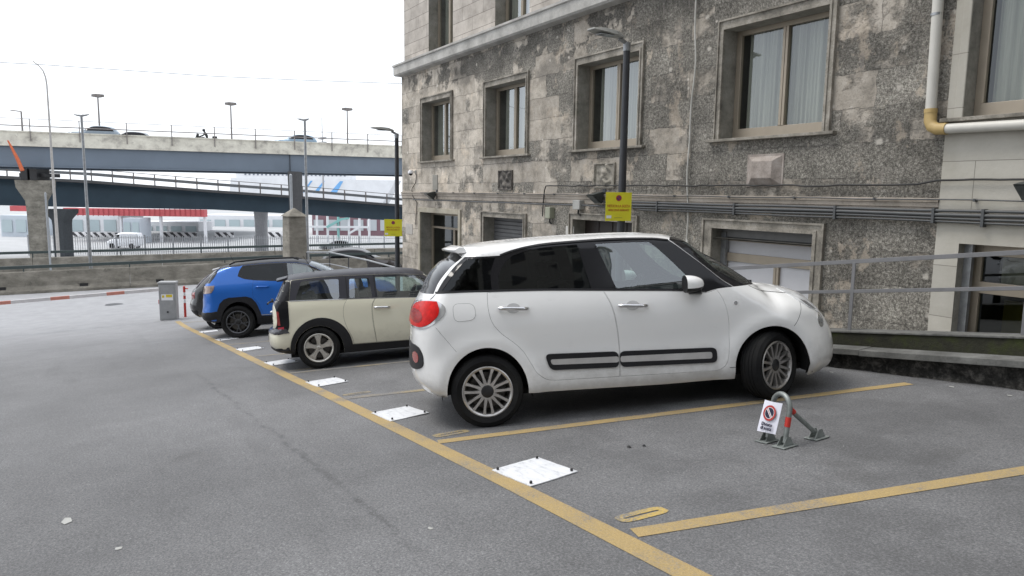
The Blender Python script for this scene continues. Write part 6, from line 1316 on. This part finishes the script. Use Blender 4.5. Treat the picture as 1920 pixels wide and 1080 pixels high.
BK = carpaint('black car paint', (.018, .018, .020), .25, 1, .1, .05, .05)
MK = carframe(18.90, 2.88, .80)
topK = [(-.16, 1.40), (-.05, 1.47), (.2, 1.52), (.6, 1.53), (1.0, 1.50), (1.3, 1.42), (1.7, 1.12), (1.8, 1.03), (2.1, .98), (2.4, .85)]
rearK = [(-.35, .30), (-.55, .34), (-.69, .50), (-.715, .64), (-.66, .78), (-.64, .95), (-.56, 1.05), (-.42, 1.20), (-.26, 1.34), (-.16, 1.40)]
K_ = Car('small_black_car', 'small black car with silver wheels, farthest of the row, half hidden by the blue car', 'car', MK, topK, rearK, [(2.45, .28), (2.58, .40), (2.6, .6), (2.4, .85)], [(2.45, .28), (1.5, .22), (.4, .22), (-.35, .30)],
    W=[(.2, .76), (.4, .81), (.8, .82), (1.0, .80), (1.3, .71), (1.5, .62)], Rt=[(-.6, .14), (0, .10), (1.0, .10), (1.3, .25), (1.7, .2), (2.3, .2)], Rr=[(.3, .3), (.9, .28), (1.1, .3), (1.4, .3)], Rf=[(.3, .5), (.9, .5)], sp=.09)
kR = arch(0, .30, .335, .335, .0); kF = arch(2.0, .30, .335, .335, .0)
ghK = loop([(-.30, 1.05), (-.12, 1.25), (.0, 1.40)], [(.0, 1.40), (.6, 1.44), (1.1, 1.39), (1.25, 1.33)], [(1.25, 1.33), (1.55, 1.08)], [(1.55, 1.08), (.6, 1.02), (-.30, 1.05)])
tgK = loop([(-.9, 1.03), (-.45, 1.03)], [(-.45, 1.03), (-.3, 1.20), (-.10, 1.38)], [(-.10, 1.38), (-.9, 1.5)], [(-.9, 1.5), (-.9, 1.03)])
K_.panel('body', BK, None, [kR, kF, ghK, tgK]); K_.panel('inner_shell', M_liner, None, [kR, kF, inset(ghK, .03)], off=-.03, edge=False, sp=.2)
K_.panel('tailgate_glass', simple('rear screen with painted reflection', (.30, .27, .30), .08, .3, .4, 9, coat=1), inset(tgK, .03), off=.004)  # pale mottled base colour painted in place of the glass reflection
for S_, sd_ in (('R', -1), ('L', 1)):
    K_.panel('window', M_gld, ghK, side=S_, th=.004)
    K_.panel('tail_lamp', simple('smoked red lamp', (.25, .02, .02), .2, coat=1), [(-.66, .80), (-.50, .80), (-.48, .95), (-.64, .95)], side=S_, off=.006)
    K_.panel('bumper_cladding', M_rub, [(-.9, .52), (-.45, .50), (-.36, .1), (-.9, .1)], side=S_, off=.01)
for x in (0, 2.0): liner(K_, x, .31, .34, .78, .45)
SPK = dict(n=9, paths=[[(.04, 0, .022, .03), (.10, 0, .014, .018), (.19, 0, .016, .010)]])
for x in (0, 2.0): wheel(K_, x, -1, .298, .80, .303, .205, .18, SPK, M_rimB, tread=False); wheel(K_, x, 1, .298, .80, .303, .205, .18, SPK, M_rimB, tread=False)

# ================================================================== distant cars
def far_car(name, lab, M, col, kind='hatch', wh=2.5, sp=.2):
    q_ = simple(name + ' paint', col, .3, .1, .05, coat=.6)
    if kind == 'van': top = [(-.75, 1.9), (-.6, 2.0), (1.6, 2.02), (2.0, 1.85), (2.5, 1.25), (3.1, 1.1)]; rear = [(-.8, .35), (-.9, .6), (-.85, 1.5), (-.75, 1.9)]; fr = [(3.3, .35), (3.4, .7), (3.1, 1.1)]; win = loop([(1.55, 1.25), (1.55, 1.75), (1.85, 1.75), (2.25, 1.25)], [(2.25, 1.25), (1.55, 1.25)])
    else: top = [(-.55, 1.15), (-.3, 1.35), (.2, 1.44), (.9, 1.46), (1.4, 1.38), (2.15, .98), (2.9, .88), (3.2, .75)]; rear = [(-.7, .3), (-.8, .5), (-.75, .9), (-.55, 1.15)]; fr = [(3.25, .28), (3.4, .5), (3.2, .75)]; win = loop([(-.35, .98), (-.15, 1.22), (.2, 1.34), (.9, 1.37), (1.35, 1.29), (1.95, .97)], [(1.95, .97), (-.35, .98)])
    c = Car(name, lab, 'van' if kind == 'van' else 'car', M, top, rear, fr, [(3.25, .28), (-.7, .3)], W=[(.3, .82), (.5, .88), (.95, .87), (1.4, .70), (2.0, .72)], Rt=[(0, .12), (1.2, .12), (1.8, .3), (2.6, .15)], Rr=[(0, .25), (1, .25)], Rf=[(0, .6), (1, .6)], sp=sp)
    a1, a2 = arch(0, .32, .38, .38, 0), arch(wh, .32, .38, .38, 0)
    c.panel('body', q_, None, [a1, a2, win])
    for S_, sd_ in (('R', -1), ('L', 1)):
        c.panel('window', M_blkg, win, side=S_)
        for x in (0, wh):
            b = MB(); b.lathe([(0, -.02), (.2, -.02), (.2, -.0), (.31, -.0), (.31, .2)], 18, Matrix.Translation((x, sd_ * .84, .31)) @ (Matrix.Rotation(math.pi, 4, 'Z') if sd_ > 0 else Matrix.Identity(4))); b.build('wheel', M_tyre, c.root, smooth=40)
    return c
def flatM(o, fwd): f_ = Vector(fwd).normalized(); l_ = Vector((0, 0, 1)).cross(f_); return basis(o, f_, l_, Vector((0, 0, 1)))
for px0, px1, yv, nm, lab, col, kind in ((163, 222, 2.2, 'viaduct_car', 'pale blue-grey car driving on the viaduct near its left end', (.30, .36, .42), 'hatch'), (527, 590, 2.2, 'viaduct_car', 'light blue car driving on the viaduct near the middle grey pole', (.25, .36, .46), 'hatch'), (240, 283, 3.0, 'viaduct_car', 'low grey car on the viaduct, just right of the pale blue-grey one', (.35, .38, .40), 'hatch')):
    x = ray_x(px1, yv); o_ = vp(x, yv, -.6 if px0 != 240 else -.9) + va.location
    far_car(nm, lab, flatM(o_ + (-vt) * .6, -vt), col, kind)
# car between the two barrier walls, van and car on the quay
c = at(632, 484, 37.5); far_car('dark_car', 'dark car on the far road, seen between the barrier walls below the handrail', flatM(Vector((c.x, c.y, gz(-c.x, c.y) - .02)) , OLDX + OLDY * .25), (.035, .03, .03))
c = at(600, 460, 92); far_car('silver_car', 'pale silver car on the quay road behind the farther barrier wall', flatM(Vector((c.x, c.y, PZ)) + OLDX * 3.3, -OLDX), (.45, .50, .50))
c = at(262, 462, 92); far_car('white_van', 'white van on the quay behind the farther barrier wall, left of centre', flatM(Vector((c.x, c.y, PZ)) - OLDX * .6, -OLDX), (.75, .77, .80), 'van')

# ================================================================== motorcyclist on the viaduct
def skinned(name, pts, edges, rad, mat, parent, sub=2, root=0):
    me = bpy.data.meshes.new(name); me.from_pydata([tuple(p) for p in pts], edges, []); o = bpy.data.objects.new(name, me); C.objects.link(o)
    md = o.modifiers.new('s', 'SKIN'); 
    for i, v in enumerate(me.skin_vertices[0].data if me.skin_vertices else []): pass
    if not me.skin_vertices: pass
    dg = bpy.context.evaluated_depsgraph_get()
    sv_ = me.skin_vertices[0].data if len(me.skin_vertices) else None
    if sv_ is None:
        bm = bmesh.new(); bm.from_mesh(me); bm.verts.layers.skin.verify(); bm.to_mesh(me); bm.free(); sv_ = me.skin_vertices[0].data
    for i, v in enumerate(sv_): v.radius = (rad[i], rad[i]); v.use_root = (i == root)
    ss_ = o.modifiers.new('u', 'SUBSURF'); ss_.levels = sub; ss_.render_levels = sub
    dg = bpy.context.evaluated_depsgraph_get(); m2 = bpy.data.meshes.new_from_object(o.evaluated_get(dg)); bpy.data.objects.remove(o)
    m2.materials.clear(); m2.materials.append(mat); m2.shade_smooth(); q_ = bpy.data.objects.new(name, m2); C.objects.link(q_); q_.parent = parent; return q_
x = ray_x(383, 2.5); o_ = vp(x, 2.0, -.85) + va.location; MM = flatM(o_, -vt)
mo = tag(empty('motorcycle', M=MM), 'dark motorcycle ridden along the viaduct, mostly behind the parapet', 'motorcycle')
for x in (-.7, .75): b = MB(); b.lathe([(.30, -.06), (.32, -.02), (.32, .02), (.30, .06), (.2, .04), (.2, -.04), (.30, -.06)], 24, Matrix.Translation((x, 0, .32))); b.build('wheel', M_tyre, mo, smooth=50)
b = MB(); b.tube([(-.85, 0, .85), (-.3, 0, .82), (.1, 0, .98), (.4, 0, .95), (.62, 0, .75)], [.10, .14, .16, .15, .08], 10); b.box(-.3, .3, -.15, .15, .3, .8); b.build('body', M_blk, mo, smooth=60)
b = MB(); b.box(-1.05, -.65, -.2, .2, .9, 1.22); b.build('top_case', M_blk, mo, bevel=.04)
b = MB(); b.tube([(.45, -.38, 1.12), (.52, 0, 1.08), (.45, .38, 1.12)], .02, 6); b.tube([(.72, 0, .5), (.5, 0, 1.08)], .03, 6); b.tube([(.62, 0, 1.0), (.52, 0, 1.38)], [.14, .10], 8); b.build('handlebar', M_blk, mo, smooth=50)
pe = tag(empty('person', M=MM), 'motorcyclist in dark clothes and dark helmet riding on the viaduct', 'person')
pts = [(-.25, 0, .98), (-.2, 0, 1.25), (-.1, 0, 1.48), (-.02, 0, 1.56), (0, 0, 1.66), (-.1, -.20, 1.46), (.12, -.27, 1.25), (.40, -.34, 1.14), (.47, -.35, 1.13), (-.1, .20, 1.46), (.12, .27, 1.25), (.40, .34, 1.14), (.47, .35, 1.13), (-.22, -.12, .95), (.2, -.20, .85), (-.05, -.20, .42), (.1, -.2, .36), (-.22, .12, .95), (.2, .20, .85), (-.05, .20, .42), (.1, .2, .36)]
ed = [(0, 1), (1, 2), (2, 3), (3, 4), (2, 5), (5, 6), (6, 7), (7, 8), (2, 9), (9, 10), (10, 11), (11, 12), (0, 13), (13, 14), (14, 15), (15, 16), (0, 17), (17, 18), (18, 19), (19, 20)]
ra_ = [.16, .15, .17, .07, .09, .08, .06, .045, .045, .08, .06, .045, .045, .10, .085, .06, .055, .10, .085, .06, .055]
skinned('body', pts, ed, ra_, simple('dark riding clothes', (.05, .055, .055), .8), pe)
b = MB(); b.lathe([(0, .14), (.08, .115), (.125, .04), (.13, -.03), (.11, -.10), (.06, -.13)], 20, Matrix.Translation((.03, 0, 1.72)) @ Matrix.Rotation(R(90), 4, 'X')); b.build('helmet', simple('dark helmet', (.03, .035, .04), .3), pe, smooth=60)

# ================================================================== port behind
def pmat(n, c, r=.85): return simple(n, c, r, 0, .06, .3)
def pthing(name, lab, cat, px0, px1, yt, yb, d_, th, mat, parent=None, zb=None, group=None):
    a = at(px0, yt, d_); c = at(px1, yt, d_); z1 = (a.z + c.z) / 2; z0 = zb if zb is not None else at((px0 + px1) / 2, yb, d_).z
    b = MB(); w_ = (c - a).dot(OLDX) / 2; mid = (a + c) / 2; o_ = Vector((mid.x, mid.y, z0)); Mx = basis(Vector((0, 0, 0)), OLDX, OLDY, Vector((0, 0, 1))); b.box(-w_, w_, 0, th, 0, z1 - z0, Mx)
    ob = b.build(name, mat); ob.location = o_
    if parent is not None: ob.location = o_ - parent.location; ob.parent = parent
    else: tag(ob, lab, cat, group)
    return ob
M_pw = pmat('hazed white wall', (.72, .73, .75)); M_pg = pmat('pale blue-grey panel', (.50, .55, .60)); M_pr = simple('red fascia', (.52, .10, .11), .6, 0, .1, 1.5); M_pd = pmat('hazed maroon wall', (.22, .13, .15)); M_rib = simple('dark red ribs', (.36, .06, .07), .6); M_pt = pmat('teal stair paint', (.25, .50, .48))  # port walls and panels paled in colour instead of by real haze
d0 = at(250, 400, 104); cb = tag(empty('port_canopy', (d0.x, d0.y, PZ)), 'long port canopy with red fascia and pale pitched roof, below the ramp', 'canopy')
pthing('fascia', None, None, 118, 383, 391.5, 405, 102, 1, M_pr, cb); pthing('fascia', None, None, 18, 48, 386, 396, 100, 1, M_pr, cb)
b = MB(); pr = [at(120, 393, 102.5), at(208, 379, 106), at(383, 392, 102.5)]; bk_ = [v + OLDY * 30 for v in pr]; b.add([v - cb.location for v in pr + bk_], [(0, 1, 4, 3), (1, 2, 5, 4), (0, 2, 1), (3, 4, 5)]); b.build('roof', M_pw, cb, fixn=False)
for px in np.arange(126, 383, 9.6): v = at(px, 391.5, 101.9); b = MB(); b.bar(v - cb.location - Vector((0, 0, 1.02)), v - cb.location, .10, .06, 0, Vector((1, 0, 0))); b.build('rib', M_rib, cb)
for px in (128, 225, 300, 383): pthing('column', None, None, px - 2, px + 2, 404, 0, 102.5, .4, M_pw, cb, zb=PZ)
for nm, lab, cat, x0, x1, yt, d_, th, mt in (
    ('port_building', 'pale white building with large windows under the left half of the red canopy', 'building', 128, 222, 404, 118, 8, M_pw), ('port_booth', 'small booth with a framed window under the red canopy', 'booth', 230, 262, 409, 100, 3, M_pg),
    ('port_shed', 'long low pale shed right of the booth under the canopy', 'building', 262, 372, 416, 130, 6, M_pw), ('port_hall', 'pale glazed hall behind the chevron barriers, centre left', 'building', 372, 535, 404, 150, 10, M_pw),
    ('container_stack', 'pale grey containers at the far left beyond the tall pier', 'container', 0, 52, 404, 110, 6, M_pg), ('port_office', 'haze-paled maroon building behind the teal stair', 'building', 585, 760, 404, 125, 10, M_pd)):
    o_ = pthing(nm, lab, cat, x0, x1, yt, 0, d_, th, mt, zb=PZ)
    n_ = max(2, int((x1 - x0) / 24)); hgt = -PZ + at((x0 + x1) / 2, yt, d_).z
    for i in range(n_):
        xa = x0 + (x1 - x0) * (i + .12) / n_; xb = x0 + (x1 - x0) * (i + .85) / n_; a = at(xa, yt + 8, d_); c = at(xb, yt + 8, d_)
        b = MB(); Mx = basis(Vector((0, 0, 0)), OLDX, OLDY, Vector((0, 0, 1))); w_ = (c - a).dot(OLDX) / 2; mid = (a + c) / 2 - o_.location; b.box(-w_, w_, -.05, .02, -1.9, 0, Matrix.Translation(mid) @ Mx); b.build('window', pmat('pale window', (.42, .50, .52)) if mt is not M_pd else pmat('grey window', (.45, .48, .50)), o_)
# steel frame and teal stair
d_ = 108; v0 = at(640, 430, d_); fr_ = tag(empty('steel_stair', (v0.x, v0.y, PZ)), 'teal steel stair and white posts in front of the maroon building', 'stair')
b = MB(); b.bar(at(613, 426, d_) - fr_.location, at(640, 411, d_) - fr_.location, .5, .35, 0, Vector((0, 0, 1))); b.bar(at(640, 411, d_) - fr_.location, at(655, 409, d_) - fr_.location, .5, .3); b.build('stair_flight', M_pt, fr_)
for px in (594, 614, 634, 654, 674, 692): b = MB(); v = at(px, 404, d_) - fr_.location; b.bar(v, Vector((v.x, v.y, 0)), .28, .28, 0, Vector((1, 0, 0))); b.build('post', M_pw if px != 634 else M_pt, fr_)
b = MB(); b.bar(at(580, 425, d_) - fr_.location, at(692, 426, d_) - fr_.location, .3, .3); b.bar(at(654, 438, d_) - fr_.location, at(674, 426, d_) - fr_.location, .3, .3); b.build('landing', M_pw, fr_)
# white palisade fence
A0, A1 = at(52, 440, 80), at(760, 440, 88); fo = tag(empty('palisade_fence', (A0.x, A0.y, PZ)), 'long white palisade fence along the quay behind the barrier walls', 'fence'); t = (Vector((A1.x, A1.y, 0)) - Vector((A0.x, A0.y, 0))); L = t.length; t.normalize()
k = 0; x = 0
while x < L:
    b = MB(); x2 = min(L, x + 3.0)
    for xx in np.arange(x + .1, x2, .24): b.box(-.035, .035, -.02, .02, 0, 2.15, Matrix.Translation(t * xx + Vector((0, 0, .1))) @ Matrix.Rotation(math.atan2(t.y, t.x), 4, 'Z'))
    for z in (.4, 2.0): b.bar(t * x + Vector((0, 0, z)), t * x2 + Vector((0, 0, z)), .05, .07)
    b.build('fence_panel', M_pw, fo); b = MB(); b.box(-.07, .07, -.07, .07, 0, 2.35, Matrix.Translation(t * x)); b.build('post', M_pw, fo); x += 3.0
# chevron barriers
M_chev = NT('chevron'); q = M_chev; s_ = q.n('SeparateXYZ'); q.l(q.pos(), s_.inputs[0]); u_ = q.math('ADD', q.math('ADD', q.math('MULTIPLY', s_.outputs[0], .517), q.math('MULTIPLY', s_.outputs[1], .856)), s_.outputs[2]); c = q.step(q.math('SINE', q.math('MULTIPLY', u_, 5.5)), -.1, .1); M_chev = q.fin(q.mix(c, (.04, .04, .045), (.75, .75, .76)), .7)
for x0, x1, lab in ((130, 220, 'striped black and white barrier block, leftmost, under the red canopy'), (300, 366, 'striped black and white barrier block between the booth and the pale round pier'), (402, 436, 'short striped black and white barrier block left of the pale round pier'), (502, 533, 'striped black and white barrier block left of the stone pillar')):
    pthing('striped_barrier', lab, 'barrier', x0, x1, 436, 445, 112, .5, M_chev, group='striped barriers on the quay')
# ferry far behind
d_ = 330; hull0 = at(425, 345, d_); sh = tag(empty('ferry', (hull0.x, hull0.y, PZ - 1)), 'white passenger ferry with blue bow-wave shapes, far behind between viaduct and ramp', 'ship')
Mx = basis(Vector((0, 0, 0)), OLDX, OLDY, Vector((0, 0, 1))); Lx = (at(742, 340, d_) - hull0).dot(OLDX)
b = MB(); pl = [(0, 0), (Lx - 8, 0), (Lx, 14), (2, 14)]; b.prism(pl, 0, 18, lambda u, v, d: Mx @ Vector((u, d, v))); b.build('hull', M_pw, sh)
b = MB(); b.box(4, Lx * .72, 1, 17, 14, 21, Mx); b.build('superstructure', M_pw, sh)
for i in range(30):
    xx = 8 + i * 1.9
    if xx > Lx * .7: break
    b = MB(); b.box(xx, xx + .8, .8, 1.02, 15.4, 16.2, Mx); b.build('porthole', pmat('dark porthole', (.2, .22, .26)), sh)
for a, c in ((34.5, 38.5), (39.5, 45), (47, 53.5)):
    b = MB(); b.prism([(a, 7.5), (c - 3, 8), (c, 13.2), (a + 5, 13.2)], -.1, 0, lambda u, v, d: Mx @ Vector((u, d - .02 * a / 30, v))); b.build('hull_marking', pmat('sky blue ship paint', (.18, .42, .75)), sh)
# buildings behind the photographer: they show in the car windows
def tower(name, lab, x0, x1, y0, y1, h, wx, wz, col):
    q = NT(name + ' wall'); sp_ = q.n('SeparateXYZ'); q.l(q.pos(), sp_.inputs[0]); cb_ = q.n('CombineXYZ'); q.l(q.math('ADD', sp_.outputs[0], sp_.outputs[1]), cb_.inputs[0]); q.l(sp_.outputs[2], cb_.inputs[1])
    v_, f_ = block(q, wx, wz, wz * .22, cb_.outputs[0], 0); m_ = q.fin(q.mix(f_, (.03, .035, .04), col), .6)
    b = MB(); b.box(x0, x1, y0, y1, -6, h); b.box(x0 - .4, x1 + .4, y0 - .4, y1 + .4, h, h + 1); tag(b.build(name, m_), lab, 'building')
tower('tower_block', 'tall pale office block behind the photographer', 34, 50, -13, -4, 46, 2.6, 3.3, (.30, .29, .26)); tower('slab_block', 'broad grey office block behind the photographer, beside the tall one', 32, 52, -40, -16, 40, 1.1, 30, (.22, .22, .20)); tower('low_block', 'low grid-fronted office block behind the photographer', 32, 50, -2, 10, 24, 2.0, 3.0, (.22, .22, .21)); None; tower('office_block', 'wide pale office block behind the photographer', 12, 60, -52, -30, 24, 2.6, 3.4, (.40, .39, .36))
